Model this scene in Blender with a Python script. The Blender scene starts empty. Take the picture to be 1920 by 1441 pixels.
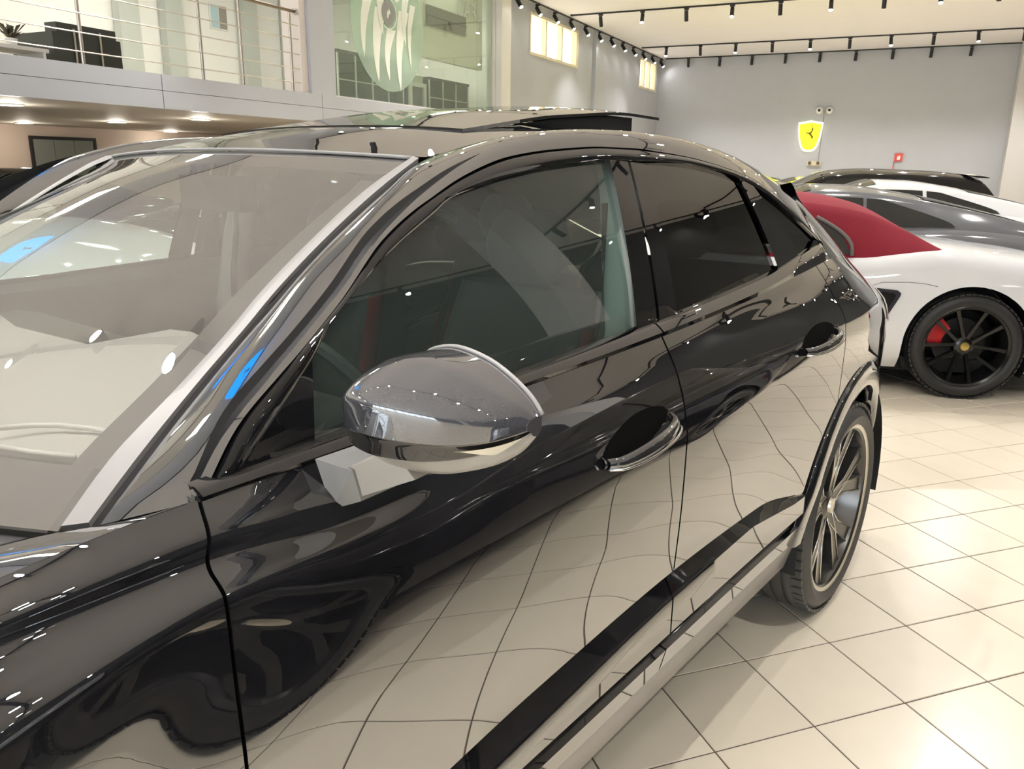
import bpy, bmesh, math, random
import numpy as np
from mathutils import Matrix, Vector

sc = bpy.context.scene
COL = sc.collection
R = math.radians
random.seed(7)

# ------------------------------------------------------------------ camera
F_PX, CAM_H, TILE = 1492.6024, 1.42195, 0.305
RH = np.array([[0.8995429294885107, 0.43665060778144316, 0.01260018774958357],
               [0.12645541268571148, -0.23268434371147328, -0.9642961292020453],
               [-0.4181286244802128, 0.8690191268986301, -0.2645263889947993]])
cam_data = bpy.data.cameras.new('camera')
cam_data.sensor_width = 36.0
cam_data.lens = F_PX / 1920 * 36
cam_data.clip_start = 0.02
cam_data.clip_end = 200
cam = bpy.data.objects.new('camera', cam_data)
COL.objects.link(cam)
m = Matrix.Identity(4)
for i in range(3):
    m[i][0], m[i][1], m[i][2] = RH[0][i], -RH[1][i], -RH[2][i]
m[0][3], m[1][3], m[2][3] = 0, 0, CAM_H
cam.matrix_world = m
sc.camera = cam

# ------------------------------------------------------------------ world, view, large lights
w = bpy.data.worlds.new('world')
sc.world = w
w.use_nodes = True
w.node_tree.nodes['Background'].inputs[0].default_value = (0.80, 0.88, 1.0, 1)
w.node_tree.nodes['Background'].inputs[1].default_value = 1.0
vs = sc.view_settings
vs.view_transform = 'Standard'
vs.look = 'None'
vs.exposure = 0.22
vs.gamma = 1.0
vs.use_curve_mapping = False
sc.cycles.max_bounces = 10
sc.cycles.diffuse_bounces = 4
sc.cycles.glossy_bounces = 5
sc.cycles.transparent_max_bounces = 16
sc.cycles.sample_clamp_indirect = 6.0
sc.cycles.caustics_reflective = False
sc.cycles.caustics_refractive = False
SPOT_W = 250.0        # each lit track spotlight
WIN_E = 6.0           # daylight behind the window panes
DOWN_E = 9.0          # downlights under the mezzanine

# ------------------------------------------------------------------ materials
MATS = {}
def mat(name, color=(0.8, 0.8, 0.8), rough=0.5, metal=0.0, ior=1.5, coat=0.0, emit=0.0, noise=None, bump=0.0, scale=40.0, spec=0.5, coat_rough=0.03):
    if name in MATS:
        return MATS[name]
    M = bpy.data.materials.new(name)
    M.use_nodes = True
    nt = M.node_tree
    b = nt.nodes['Principled BSDF']
    b.inputs['Base Color'].default_value = (*color, 1)
    b.inputs['Roughness'].default_value = rough
    b.inputs['Metallic'].default_value = metal
    b.inputs['IOR'].default_value = ior
    b.inputs['Specular IOR Level'].default_value = spec
    b.inputs['Coat Weight'].default_value = coat
    b.inputs['Coat Roughness'].default_value = coat_rough
    if emit:
        b.inputs['Emission Color'].default_value = (*color, 1)
        b.inputs['Emission Strength'].default_value = emit
    if noise or bump:
        tc = nt.nodes.new('ShaderNodeTexCoord')
        nz = nt.nodes.new('ShaderNodeTexNoise')
        nz.inputs['Scale'].default_value = scale
        nz.inputs['Detail'].default_value = 4
        nt.links.new(tc.outputs['Object'], nz.inputs['Vector'])
        if noise:
            mx = nt.nodes.new('ShaderNodeMix')
            mx.data_type = 'RGBA'
            mx.inputs['A'].default_value = (*[c * (1 - noise) for c in color], 1)
            mx.inputs['B'].default_value = (*[min(1, c * (1 + noise)) for c in color], 1)
            nt.links.new(nz.outputs['Fac'], mx.inputs['Factor'])
            nt.links.new(mx.outputs['Result'], b.inputs['Base Color'])
        if bump:
            bp = nt.nodes.new('ShaderNodeBump')
            bp.inputs['Strength'].default_value = bump
            bp.inputs['Distance'].default_value = 0.01
            nt.links.new(nz.outputs['Fac'], bp.inputs['Height'])
            nt.links.new(bp.outputs['Normal'], b.inputs['Normal'])
    MATS[name] = M
    return M

def glass(name, tint=(0.8, 0.9, 0.85), f0=0.05, power=5.0, haze=0.0, haze_col=(0.5, 0.47, 0.44)):
    """thin pane: clear tinted transmission under a mirror-like surface reflection"""
    if name in MATS:
        return MATS[name]
    M = bpy.data.materials.new(name)
    M.use_nodes = True
    nt = M.node_tree
    nt.nodes.clear()
    out = nt.nodes.new('ShaderNodeOutputMaterial')
    lw = nt.nodes.new('ShaderNodeLayerWeight')
    lw.inputs['Blend'].default_value = 0.5
    pw = nt.nodes.new('ShaderNodeMath'); pw.operation = 'POWER'; pw.inputs[1].default_value = power
    ma = nt.nodes.new('ShaderNodeMath'); ma.operation = 'MULTIPLY_ADD'
    ma.inputs[1].default_value = 1 - f0; ma.inputs[2].default_value = f0
    tr = nt.nodes.new('ShaderNodeBsdfTransparent'); tr.inputs[0].default_value = (*tint, 1)
    gl = nt.nodes.new('ShaderNodeBsdfGlossy'); gl.inputs['Roughness'].default_value = 0.0
    mx = nt.nodes.new('ShaderNodeMixShader')
    L = nt.links.new
    L(lw.outputs['Facing'], pw.inputs[0]); L(pw.outputs[0], ma.inputs[0]); L(ma.outputs[0], mx.inputs[0])
    L(gl.outputs[0], mx.inputs[2])
    if haze:  # diffuse veil, used for frosting and for painted haze
        df = nt.nodes.new('ShaderNodeBsdfDiffuse'); df.inputs[0].default_value = (*haze_col, 1)
        m2 = nt.nodes.new('ShaderNodeMixShader'); m2.inputs[0].default_value = haze
        L(tr.outputs[0], m2.inputs[1]); L(df.outputs[0], m2.inputs[2]); L(m2.outputs[0], mx.inputs[1])
    else:
        L(tr.outputs[0], mx.inputs[1])
    L(mx.outputs[0], out.inputs[0])
    MATS[name] = M
    return M

def paint(name, color, f0=0.05, rough=0.03, flake=0.0, metal=0.0):
    """car paint: flaked base under a glossy clear coat"""
    if name in MATS:
        return MATS[name]
    ior = (1 + math.sqrt(f0)) / (1 - math.sqrt(f0))
    M = mat(name, color, rough=rough, ior=ior, metal=metal)
    if flake:
        nt = M.node_tree
        b = nt.nodes['Principled BSDF']
        tc = nt.nodes.new('ShaderNodeTexCoord')
        vo = nt.nodes.new('ShaderNodeTexVoronoi'); vo.inputs['Scale'].default_value = 900
        rp = nt.nodes.new('ShaderNodeValToRGB')
        rp.color_ramp.elements[0].color = (*[c * (1 + flake) for c in color], 1)
        rp.color_ramp.elements[1].color = (*color, 1)
        rp.color_ramp.elements[1].position = 0.35
        nt.links.new(tc.outputs['Object'], vo.inputs['Vector'])
        nt.links.new(vo.outputs['Distance'], rp.inputs['Fac'])
        nt.links.new(rp.outputs['Color'], b.inputs['Base Color'])
    return M

def coat(name, color, f0=0.10, power=1.6, rough=0.0, flake=0.0, base_rough=0.4):
    """deep car lacquer: flaked base colour under a mirror-like clear layer"""
    if name in MATS:
        return MATS[name]
    M = paint(name, color, 0.0001, base_rough, flake)
    nt = M.node_tree
    b = nt.nodes['Principled BSDF']
    out = nt.nodes['Material Output']
    lw = nt.nodes.new('ShaderNodeLayerWeight'); lw.inputs['Blend'].default_value = 0.5
    pw = nt.nodes.new('ShaderNodeMath'); pw.operation = 'POWER'; pw.inputs[1].default_value = power
    ma = nt.nodes.new('ShaderNodeMath'); ma.operation = 'MULTIPLY_ADD'
    ma.inputs[1].default_value = 1 - f0; ma.inputs[2].default_value = f0
    gl = nt.nodes.new('ShaderNodeBsdfGlossy'); gl.inputs['Roughness'].default_value = rough
    mx = nt.nodes.new('ShaderNodeMixShader')
    L = nt.links.new
    L(lw.outputs['Facing'], pw.inputs[0]); L(pw.outputs[0], ma.inputs[0]); L(ma.outputs[0], mx.inputs[0])
    L(b.outputs[0], mx.inputs[1]); L(gl.outputs[0], mx.inputs[2]); L(mx.outputs[0], out.inputs[0])
    return M

# ------------------------------------------------------------------ object helpers
def link(name, me, mt=None, parent=None, loc=None):
    o = bpy.data.objects.new(name, me)
    COL.objects.link(o)
    if mt is not None and me is not None and not me.materials:
        me.materials.append(mt)
    if parent is not None:
        o.parent = parent
    if loc is not None:
        o.location = loc
    return o

def tag(o, label=None, cat=None, group=None, kind=None):
    if label: o['label'] = label
    if cat: o['category'] = cat
    if group: o['group'] = group
    if kind: o['kind'] = kind
    return o

def thing(name, label, cat, loc=(0, 0, 0), rz=0.0, group=None):
    o = bpy.data.objects.new(name, None)
    o.empty_display_size = 0.1
    COL.objects.link(o)
    o.location = loc
    o.rotation_euler = (0, 0, rz)
    return tag(o, label, cat, group)

def pym(name, V, Fc, smooth=False, angle=None):
    me = bpy.data.meshes.new(name)
    me.from_pydata([tuple(float(c) for c in v) for v in V], [], Fc)
    me.validate()
    if smooth:
        me.shade_smooth()
        if angle:
            me.set_sharp_from_angle(angle=R(angle))
    return me

def box_data(c, s, rot=None):
    """12-triangle box: centre, full size"""
    hx, hy, hz = s[0] / 2, s[1] / 2, s[2] / 2
    V = [Vector((x, y, z)) for x in (-hx, hx) for y in (-hy, hy) for z in (-hz, hz)]
    if rot is not None:
        V = [rot @ v for v in V]
    c = Vector(c)
    V = [v + c for v in V]
    Fc = [(0, 1, 3, 2), (4, 6, 7, 5), (0, 4, 5, 1), (2, 3, 7, 6), (0, 2, 6, 4), (1, 5, 7, 3)]
    return V, Fc

class MB:
    def __init__(s):
        s.V, s.F = [], []
    def add(s, V, Fc):
        n = len(s.V)
        s.V += [tuple(v) for v in V]
        s.F += [tuple(i + n for i in f) for f in Fc]
        return s
    def box(s, c, sz, rot=None):
        return s.add(*box_data(c, sz, rot))
    def b2(s, lo, hi):
        return s.box([(a + b) / 2 for a, b in zip(lo, hi)], [abs(b - a) for a, b in zip(lo, hi)])
    def tube(s, p, q, r, n=10, r2=None, cap=True):
        p, q = Vector(p), Vector(q)
        d = (q - p).normalized()
        u = d.orthogonal().normalized(); v = d.cross(u)
        r2 = r if r2 is None else r2
        V = [p + (u * math.cos(2 * math.pi * i / n) + v * math.sin(2 * math.pi * i / n)) * r for i in range(n)]
        V += [q + (u * math.cos(2 * math.pi * i / n) + v * math.sin(2 * math.pi * i / n)) * r2 for i in range(n)]
        Fc = [(i, (i + 1) % n, n + (i + 1) % n, n + i) for i in range(n)]
        if cap:
            Fc += [tuple(range(n - 1, -1, -1)), tuple(range(n, 2 * n))]
        return s.add(V, Fc)
    def path(s, pts, r, n=8):
        pts = [Vector(p) for p in pts]
        rings = []
        for i, p in enumerate(pts):
            d = (pts[min(i + 1, len(pts) - 1)] - pts[max(i - 1, 0)]).normalized()
            u = d.cross(Vector((0, 0, 1)))
            if u.length < 1e-3: u = d.orthogonal()
            u.normalize(); v = d.cross(u)
            rings.append([p + (u * math.cos(2 * math.pi * k / n) + v * math.sin(2 * math.pi * k / n)) * r for k in range(n)])
        V = [q for g in rings for q in g]
        Fc = [(i * n + k, i * n + (k + 1) % n, (i + 1) * n + (k + 1) % n, (i + 1) * n + k) for i in range(len(pts) - 1) for k in range(n)]
        Fc += [tuple(range(n - 1, -1, -1)), tuple(range((len(pts) - 1) * n, len(pts) * n))]
        return s.add(V, Fc)
    def prism(s, poly, y0, y1, axis=1):
        """polygon of 2-D points extruded along an axis"""
        n = len(poly)
        def P(a, b, t):
            q = [a, b]; q.insert(axis, t); return q
        V = [P(a, b, y0) for a, b in poly] + [P(a, b, y1) for a, b in poly]
        Fc = [tuple(range(n - 1, -1, -1)), tuple(range(n, 2 * n))] + [(i, (i + 1) % n, n + (i + 1) % n, n + i) for i in range(n)]
        return s.add(V, Fc)
    def lathe(s, prof, n=32, c=(0, 0, 0), axis='y', closed=False):
        """profile of (radius, offset along the axis)"""
        V = []
        for r, t in prof:
            for i in range(n):
                a = 2 * math.pi * i / n
                ca, sa = r * math.cos(a), r * math.sin(a)
                V.append((c[0] + ca, c[1] + t, c[2] + sa) if axis == 'y' else ((c[0] + ca, c[1] + sa, c[2] + t) if axis == 'z' else (c[0] + t, c[1] + ca, c[2] + sa)))
        k = len(prof)
        Fc = [(i * n + j, i * n + (j + 1) % n, ((i + 1) % k) * n + (j + 1) % n, ((i + 1) % k) * n + j) for i in range(k if closed else k - 1) for j in range(n)]
        return s.add(V, Fc)
    def grid(s, P):
        a, b = len(P), len(P[0])
        return s.add([v for row in P for v in row], [(i * b + j, (i + 1) * b + j, (i + 1) * b + j + 1, i * b + j + 1) for i in range(a - 1) for j in range(b - 1)])
    def mesh(s, name, smooth=False, angle=None):
        return pym(name, s.V, s.F, smooth, angle)
    def build(s, name, mt, parent=None, smooth=False, angle=None, loc=None):
        return link(name, s.mesh(name, smooth, angle), mt, parent, loc)

def struct(name, mb, mt, parent=None):
    o = mb.build(name, mt, parent)
    if parent is None:
        o['kind'] = 'structure'
    return o

# pixel helpers: a pixel gives a direction; the distance comes from the plane it lies on
def ray(u, v):
    return np.array([(u - 960) / F_PX, (v - 720.5) / F_PX, 1.0]) @ RH
CAMP = np.array([0, 0, CAM_H])
def on_z(u, v, z):
    d = ray(u, v); return CAMP + (z - CAM_H) / d[2] * d
def on_x(u, v, x):
    d = ray(u, v); return CAMP + x / d[0] * d
def on_y(u, v, y):
    d = ray(u, v); return CAMP + y / d[1] * d

class Frame:
    """a car's own axes: x forward, y to its left, z up, origin on the floor under the rear axle"""
    def __init__(s, O, fwd, left):
        s.O = np.array(O, float)
        s.M = np.array([fwd, left, [0, 0, 1.0]])
        s.c = s.M @ (CAMP - s.O)
        s.rz = math.atan2(fwd[1], fwd[0])
    def atY(s, u, v, y):
        d = s.M @ ray(u, v); return s.c + (y - s.c[1]) / d[1] * d
    def atX(s, u, v, x):
        d = s.M @ ray(u, v); return s.c + (x - s.c[0]) / d[0] * d
    def atZ(s, u, v, z):
        d = s.M @ ray(u, v); return s.c + (z - s.c[2]) / d[2] * d
    def hit(s, u, v, Y, y0=0.8):
        y = y0
        for _ in range(12):
            p = s.atY(u, v, y)
            y = 0.5 * y + 0.5 * Y(p[0], p[2])
        return s.atY(u, v, y)
    def world(s, p):
        return s.O + np.array(p) @ s.M

def pchip(xs, ys, x):
    xs, ys = np.asarray(xs, float), np.asarray(ys, float)
    h = np.diff(xs); dl = np.diff(ys) / h
    n = len(xs)
    d = np.zeros(n)
    for i in range(1, n - 1):
        if dl[i - 1] * dl[i] > 0:
            w1, w2 = 2 * h[i] + h[i - 1], h[i] + 2 * h[i - 1]
            d[i] = (w1 + w2) / (w1 / dl[i - 1] + w2 / dl[i])
    d[0], d[-1] = dl[0], dl[-1]
    x = np.clip(np.asarray(x, float), xs[0], xs[-1])
    k = np.clip(np.searchsorted(xs, x) - 1, 0, n - 2)
    t = (x - xs[k]) / h[k]
    return ((1 + 2 * t) * (1 - t) ** 2) * ys[k] + t * (1 - t) ** 2 * h[k] * d[k] + t * t * (3 - 2 * t) * ys[k + 1] + t * t * (t - 1) * h[k] * d[k + 1]

def spline(pts, n):
    """even-parameter resample of a 3-D polyline through its points"""
    P = np.array(pts, float)
    s = np.r_[0, np.cumsum(np.linalg.norm(np.diff(P, axis=0), axis=1))]
    t = np.linspace(0, s[-1], n)
    return np.stack([pchip(s, P[:, k], t) for k in range(P.shape[1])], 1)

def byparam(pts, n):
    """resample with the same parameter at the same point number (for matched pairs)"""
    P = np.array(pts, float)
    s = np.arange(len(P))
    t = np.linspace(0, len(P) - 1, n)
    return np.stack([pchip(s, P[:, k], t) for k in range(P.shape[1])], 1)

# ================================================================== THE HALL
XL, XR, YB, YF, ZC = -8.39, 8.0, 28.94, -12.0, 5.07      # left wall, right wall, back wall, front wall, ceiling
ZS, ZT, XM = 2.05, 2.45, -15.1                            # mezzanine underside, top, its back wall
M_wall = mat('wall_grey', (0.47, 0.49, 0.535), 0.7, noise=0.03, scale=3)
M_wall_dark = mat('wall_charcoal', (0.045, 0.05, 0.055), 0.6)
M_ceil = mat('ceiling_white', (0.765, 0.745, 0.75), 0.8, noise=0.02, scale=1.5)
M_fascia = mat('fascia_grey', (0.55, 0.57, 0.62), 0.35, noise=0.02, scale=2)
M_white = mat('white_paint', (0.80, 0.79, 0.76), 0.5)
M_cream = mat('cream_wall', (0.88, 0.87, 0.82), 0.7)
M_pink = mat('beige_wall', (0.55, 0.44, 0.37), 0.7)
M_soffit = mat('soffit_taupe', (0.42, 0.38, 0.33), 0.6)
M_column = mat('column_light_grey', (0.62, 0.61, 0.60), 0.6)
M_black = mat('black_plastic', (0.012, 0.012, 0.013), 0.4)
M_steel = mat('brushed_steel', (0.55, 0.50, 0.45), 0.3, metal=1.0)
M_grout = mat('grout', (0.10, 0.085, 0.07), 0.9)
M_frame = mat('window_frame_cream', (0.75, 0.68, 0.50), 0.5)
M_pane = mat('daylight_pane', (1.0, 0.95, 0.86), 0.5, emit=1.7)
M_pane_sky = mat('daylight_sky_pane', (0.82, 0.91, 1.0), 0.5, emit=WIN_E)
M_lens = mat('lamp_lens', (1.0, 0.97, 0.93), 0.3, emit=320.0)
M_lens_soft = mat('downlight_lens', (1.0, 0.97, 0.88), 0.3, emit=DOWN_E)
M_lens_off = mat('lamp_lens_away', (1.0, 0.96, 0.90), 0.3, emit=25.0)

# floor: diagonal ceramic tiles over a grout bed
fl = MB().b2((XM, YF, -0.30), (XR, YB, -0.0025))
floor_obj = struct('floor', fl, M_grout)
M_tile = mat('beige_tile', (0.79, 0.715, 0.58), 0.28, noise=0.05, scale=9, ior=1.5)
nt = M_tile.node_tree
info = nt.nodes.new('ShaderNodeObjectInfo')
hs = nt.nodes.new('ShaderNodeHueSaturation')
mr = nt.nodes.new('ShaderNodeMapRange')
mr.inputs['To Min'].default_value = 0.95; mr.inputs['To Max'].default_value = 1.04
nt.links.new(info.outputs['Random'], mr.inputs['Value'])
nt.links.new(mr.outputs['Result'], hs.inputs['Value'])
bs = nt.nodes['Principled BSDF']
src = bs.inputs['Base Color'].links[0].from_socket
nt.links.new(src, hs.inputs['Color'])
nt.links.new(hs.outputs['Color'], bs.inputs['Base Color'])

S2 = 2 ** -0.5
TO = np.array([-0.86075412, 5.76966538]) * TILE
def tile_pos(c, r):
    return TO + TILE * S2 * np.array([c - r, c + r])
hw, bv = TILE / 2 - 0.0022, 0.0014
TV, TF = [], []
for q, zz in ((hw, -0.0024), (hw - bv, 0.0)):
    TV += [(q * sx, q * sy, zz) for sx, sy in ((-1, -1), (1, -1), (1, 1), (-1, 1))]
TF = [(4, 5, 6, 7)] + [(i, (i + 1) % 4, 4 + (i + 1) % 4, 4 + i) for i in range(4)]
rot45 = [(S2 * (x - y), S2 * (x + y), z) for x, y, z in TV]
tile_me = pym('tile', rot45, TF)
tile_me.materials.append(M_tile)
near, far = [], []
for c in range(-70, 150):
    for r in range(-90, 90):
        p = tile_pos(c + 0.5, r + 0.5)
        if not (XM + .2 < p[0] < XR - .2 and YF + .2 < p[1] < YB - .2):
            continue
        d = RH @ (np.array([p[0], p[1], 0]) - CAMP)
        if d[2] > 0.3:
            u, v = 960 + F_PX * d[0] / d[2], 720.5 + F_PX * d[1] / d[2]
            if 1050 < u < 2050 and 690 < v < 1560:
                near.append((np.hypot(p[0], p[1]), p)); continue
        far.append(p)
near.sort(key=lambda t: t[0])
far += [p for _, p in near[290:]]
for _, p in near[:290]:
    link('tile', tile_me, None, floor_obj, (p[0], p[1], 0))
A = np.array(rot45)
V = np.concatenate([A + np.array([p[0], p[1], 0]) for p in far])
Fc = [tuple(8 * i + k for k in f) for i in range(len(far)) for f in TF]
o = link('tile_field', pym('tile_field', V, Fc), M_tile, floor_obj)
o['kind'] = 'stuff'

struct('ceiling', MB().b2((XM - .2, YF - .2, ZC), (XR + .2, YB + .2, ZC + 0.2)), M_ceil)
struct('wall_back', MB().b2((XM - .2, YB, -.3), (XR + .2, YB + .2, ZC)), M_wall)
WIN = [(18.12, 21.2), (26.66, 28.6)]
ZW0, ZW1 = 3.95, 4.87
wl = MB().b2((XL - .25, 16.95, 0), (XL, YB, ZW0)).b2((XL - .25, 16.95, ZW1), (XL, YB, ZC))
ys = [16.95, WIN[0][0], WIN[0][1], WIN[1][0], WIN[1][1], YB]
for k in (0, 2, 4):
    wl.b2((XL - .25, ys[k], ZW0), (XL, ys[k + 1], ZW1))
struct('wall_left', wl, M_wall)
struct('wall_right', MB().b2((XR, YF, -.3), (XR + .2, YB, ZC)), M_wall_dark)
struct('wall_mezzanine_back', MB().b2((XM - .2, YF, -.3), (XM, 16.95, ZT - .2)), M_pink)
struct('wall_mezzanine_end', MB().b2((XM, 16.75, 0), (XL - .26, 16.94, ZC)), M_cream)
for i, (a, b) in enumerate(WIN):
    n = 3
    g = MB().b2((XL - .18, a, ZW0), (XL - .14, b, ZW1))
    wo = struct('window_%d' % (i + 1), g, M_pane)
    fr = MB()
    fr.b2((XL - .14, a, ZW0), (XL + .02, b, ZW0 + .06)).b2((XL - .14, a, ZW1 - .06), (XL + .02, b, ZW1))
    fr.b2((XL - .14, a, ZW0 + .06), (XL + .02, a + .06, ZW1 - .06)).b2((XL - .14, b - .14, ZW0 + .06), (XL + .02, b, ZW1 - .06))
    fr.build('window_frame', M_frame, wo)
    for k in range(1, n):
        y = a + (b - .08 - a) * k / n
        MB().b2((XL - .13, y - .04, ZW0 + .06), (XL + .0, y + .04, ZW1 - .06)).build('mullion', M_frame, wo)
# pilasters on the left wall
for i, (a, b) in enumerate([(22.35, 22.95), (16.5, 16.95)]):
    struct('trim_%d' % (i + 1), MB().b2((XL - .25, a, 0), (XL + .10, b, ZC - .002)), M_wall if i == 0 else M_white)
# front wall with its glazing
struct('wall_front', MB().b2((XM, YF - .2, -.3), (XR, YF, .35)).b2((XM, YF - .2, 3.9), (XR, YF, ZC)).b2((XM, YF - .2, .35), (-9, YF, 3.9)).b2((6.5, YF - .2, .35), (XR, YF, 3.9)), M_wall)
wo = struct('window_3', MB().b2((-9, YF - .12, .35), (6.5, YF - .08, 3.9)), M_pane_sky)
for k in range(11):
    x = -9 + 15.5 * k / 10
    MB().b2((x - .05, YF - .08, .35), (x + .05, YF + .02, 3.9)).build('mullion', M_black, wo)
for z in (1.1, 2.9):
    MB().b2((-9, YF - .08, z - .04), (6.5, YF + .01, z + .04)).build('transom', M_black, wo)

def solo(name, mb, mt, label, cat, group=None, **k):
    return tag(mb.build(name, mt, **k), label, cat, group)

# columns of the hall
solo('column', MB().b2((2.42, 28.2, 0), (3.3, 28.9, ZC)), M_column, 'pale grey square column against the far grey wall', 'column')
solo('column', MB().b2((4.3, 5.3, 0), (4.75, 5.75, ZC)), M_column, 'pale grey square column beside the row of parked cars', 'column')
solo('column', MB().b2((4.3, -3.6, 0), (4.75, -3.15, ZC)), M_column, 'pale grey square column near the glazed front wall', 'column')

# mezzanine
slab = struct('mezzanine_slab', MB().b2((XM, YF, ZS + .002), (XL - .05, 16.5, ZT)), M_soffit)
ysm = [-10.85, -7.8, -4.75, -1.7, 1.35, 4.4, 7.45, 10.5, 13.55, 16.5]
for a, b in zip(ysm[:-1], ysm[1:]):
    for z0, z1 in ((ZS, 2.257), (2.263, ZT)):
        MB().b2((XL - .05, a + .006, z0), (XL, b - .006, z1)).build('fascia_panel', M_fascia, slab)
struct('trim_3', MB().b2((XL - .32, 10.27, ZT), (XL, 10.86, ZC)), M_fascia)
struct('trim_4', MB().b2((XL - .40, 10.13, ZT), (XL - .06, 10.265, ZC)), mat('white_reveal', (.85, .78, .74), .5))
struct('wall_mezzanine_upper', MB().b2((-13.2, YF, ZT), (-13.0, 16.7, ZC)), M_cream)

struct('trim_5', MB().b2((XL - .30, YF, 4.34), (XL, 10.26, ZC)), M_fascia)
bl = thing('shield_sign', 'bright blue illuminated shield sign high above the mezzanine railing', 'sign', (XL + .05, 3.15, 4.36))
# railing: posts, thin rods, a round handrail
rail = thing('mezzanine_railing', 'steel railing with thin horizontal rods along the mezzanine edge', 'railing', (XL - .12, 0, ZT))
y0r, y1r = -6.0, 10.08
for y in (-5.9, -4.0, -2.3, -.5, 1.25, 3.0, 4.76, 6.5, 8.24, 8.96, 9.98):
    mb = MB().tube((0, y, 0), (0, y, 1.10), .02, 10).tube((0, y, 0), (0, y, .012), .05, 12)
    mb.build('post', M_steel, rail, True, 40)
for z in (2.59, 2.79, 2.99, 3.2, 3.39):
    MB().tube((.02, y0r, z - ZT), (.02, y1r + .05, z - ZT), .007, 8).build('rod', M_steel, rail, True, 40)
MB().tube((0, y0r, 3.58 - ZT), (0, y1r, 3.58 - ZT), .022, 12).build('handrail', mat('dark_bronze', (.22, .17, .13), .35, metal=1), rail, True, 40)
MB().lathe([(.001, 0), (.045, 0), (.045, .02), (.001, .02)], 16, (0, y1r, 3.58 - ZT)).build('wall_flange', M_steel, rail, True, 40)

# glazed office front with frosted emblem
M_green = glass('office_glass', (0.92, 0.97, 0.92), 0.05, 5.0, haze=0.09, haze_col=(.80, .88, .78))  # pale veil mixed into the panes to make them look brighter
M_frost = glass('frosted_film', (0.80, 0.90, 0.84), 0.04, 5.0, haze=0.30, haze_col=(.78, .88, .78))
gw = thing('office_glazing', 'tall pale green glass front of the mezzanine office with frosted round emblem', 'glass wall', (XL - .10, 0, ZT))
for a, b in ((10.88, 13.3), (13.305, 15.74), (15.745, 16.42)):
    for z0, z1 in ((.03, 1.16), (1.165, 2.58)):
        MB().b2((-.006, a, z0), (.006, b, z1)).build('pane', M_green, gw)
MB().b2((-.03, 16.42, 0), (.05, 16.48, ZC - ZT)).b2((-.03, 10.86, 0), (.03, 16.48, .03)).build('glazing_frame', M_white, gw)
cy, cz, cr = 12.52, 3.76 - ZT, 1.1
disc = MB()
ring = [(math.cos(2 * math.pi * k / 64), math.sin(2 * math.pi * k / 64)) for k in range(64)]
disc.prism([(cy + cr * a, cz + cr * b) for a, b in ring], .012, .014, axis=0)
disc.build('round_emblem', M_frost, gw)
M_flame = mat('white_film', (.86, .89, .80), .6)
def flame(x0, z0, x1, z1, wd):
    """one tapering flame tongue of the emblem"""
    L = []
    Rr = []
    for k in range(9):
        t = k / 8
        x = x0 + (x1 - x0) * t + .10 * math.sin(t * 3.1) * (1 if x1 > x0 else -1)
        z = z0 + (z1 - z0) * t
        h = wd * (1 - t) ** .7
        L.append((x - h, z)); Rr.append((x + h, z))
    return L + Rr[::-1]
for i, f in enumerate([(11.75, 4.15, 11.55, 3.05, .14), (12.05, 3.9, 11.95, 2.7, .17), (12.35, 3.6, 12.28, 2.75, .13), (12.75, 3.95, 12.62, 2.6, .16), (13.05, 4.1, 12.98, 3.0, .09), (12.45, 4.5, 12.5, 4.05, .30), (12.15, 4.45, 12.1, 3.5, .16), (12.9, 4.4, 12.8, 3.4, .12)]):
    y0, z0, y1, z1, wd = f
    MB().prism(flame(y0 + .22, z0 + .08 - ZT, y1 + .22, z1 + .08 - ZT, wd), .015 + .0012 * i, .0158 + .0012 * i, axis=0).build('flame_tongue', M_flame, gw)
mb = MB().prism([(12.48 + .20 * a, 3.93 - ZT + .21 * b) for a, b in ring], .027, .029, axis=0)
badge = mb.build('badge', mat('grey_film', (.30, .31, .29), .5), gw)
mb = MB()
for k in range(20):
    a0, a1 = -2.2 + k * .17, -2.2 + (k + 1) * .17
    mb.prism([(12.48 + r_ * math.cos(a), 3.93 - ZT + r_ * math.sin(a)) for r_, a in ((.24, a0), (.26, a0), (.26, a1), (.24, a1))], .027, .029, axis=0)
mb.build('badge_ring', M_flame, gw)
mb = MB()
mb.prism([(12.44, 1.40), (12.47, 1.40), (12.50, 1.48), (12.52, 1.46), (12.54, 1.50), (12.50, 1.56), (12.46, 1.50), (12.43, 1.52)], .030, .032, axis=0)
mb.build('badge_mark', M_flame, gw)
cu = bpy.data.curves.new('lettering', 'FONT')
cu.body = 'CARS'; cu.size = .42; cu.extrude = .001
to = bpy.data.objects.new('lettering', cu); COL.objects.link(to)
dg = bpy.context.evaluated_depsgraph_get()
tme = bpy.data.meshes.new_from_object(to.evaluated_get(dg))
bpy.data.objects.remove(to)
tx = link('lettering', tme, None, gw)
tme.materials.clear(); tme.materials.append(mat('grey_green_film', (.45, .50, .44), .5))
tx.rotation_euler = (R(90), 0, R(90)); tx.location = (.02, 14.86, 4.30 - ZT)

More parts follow.
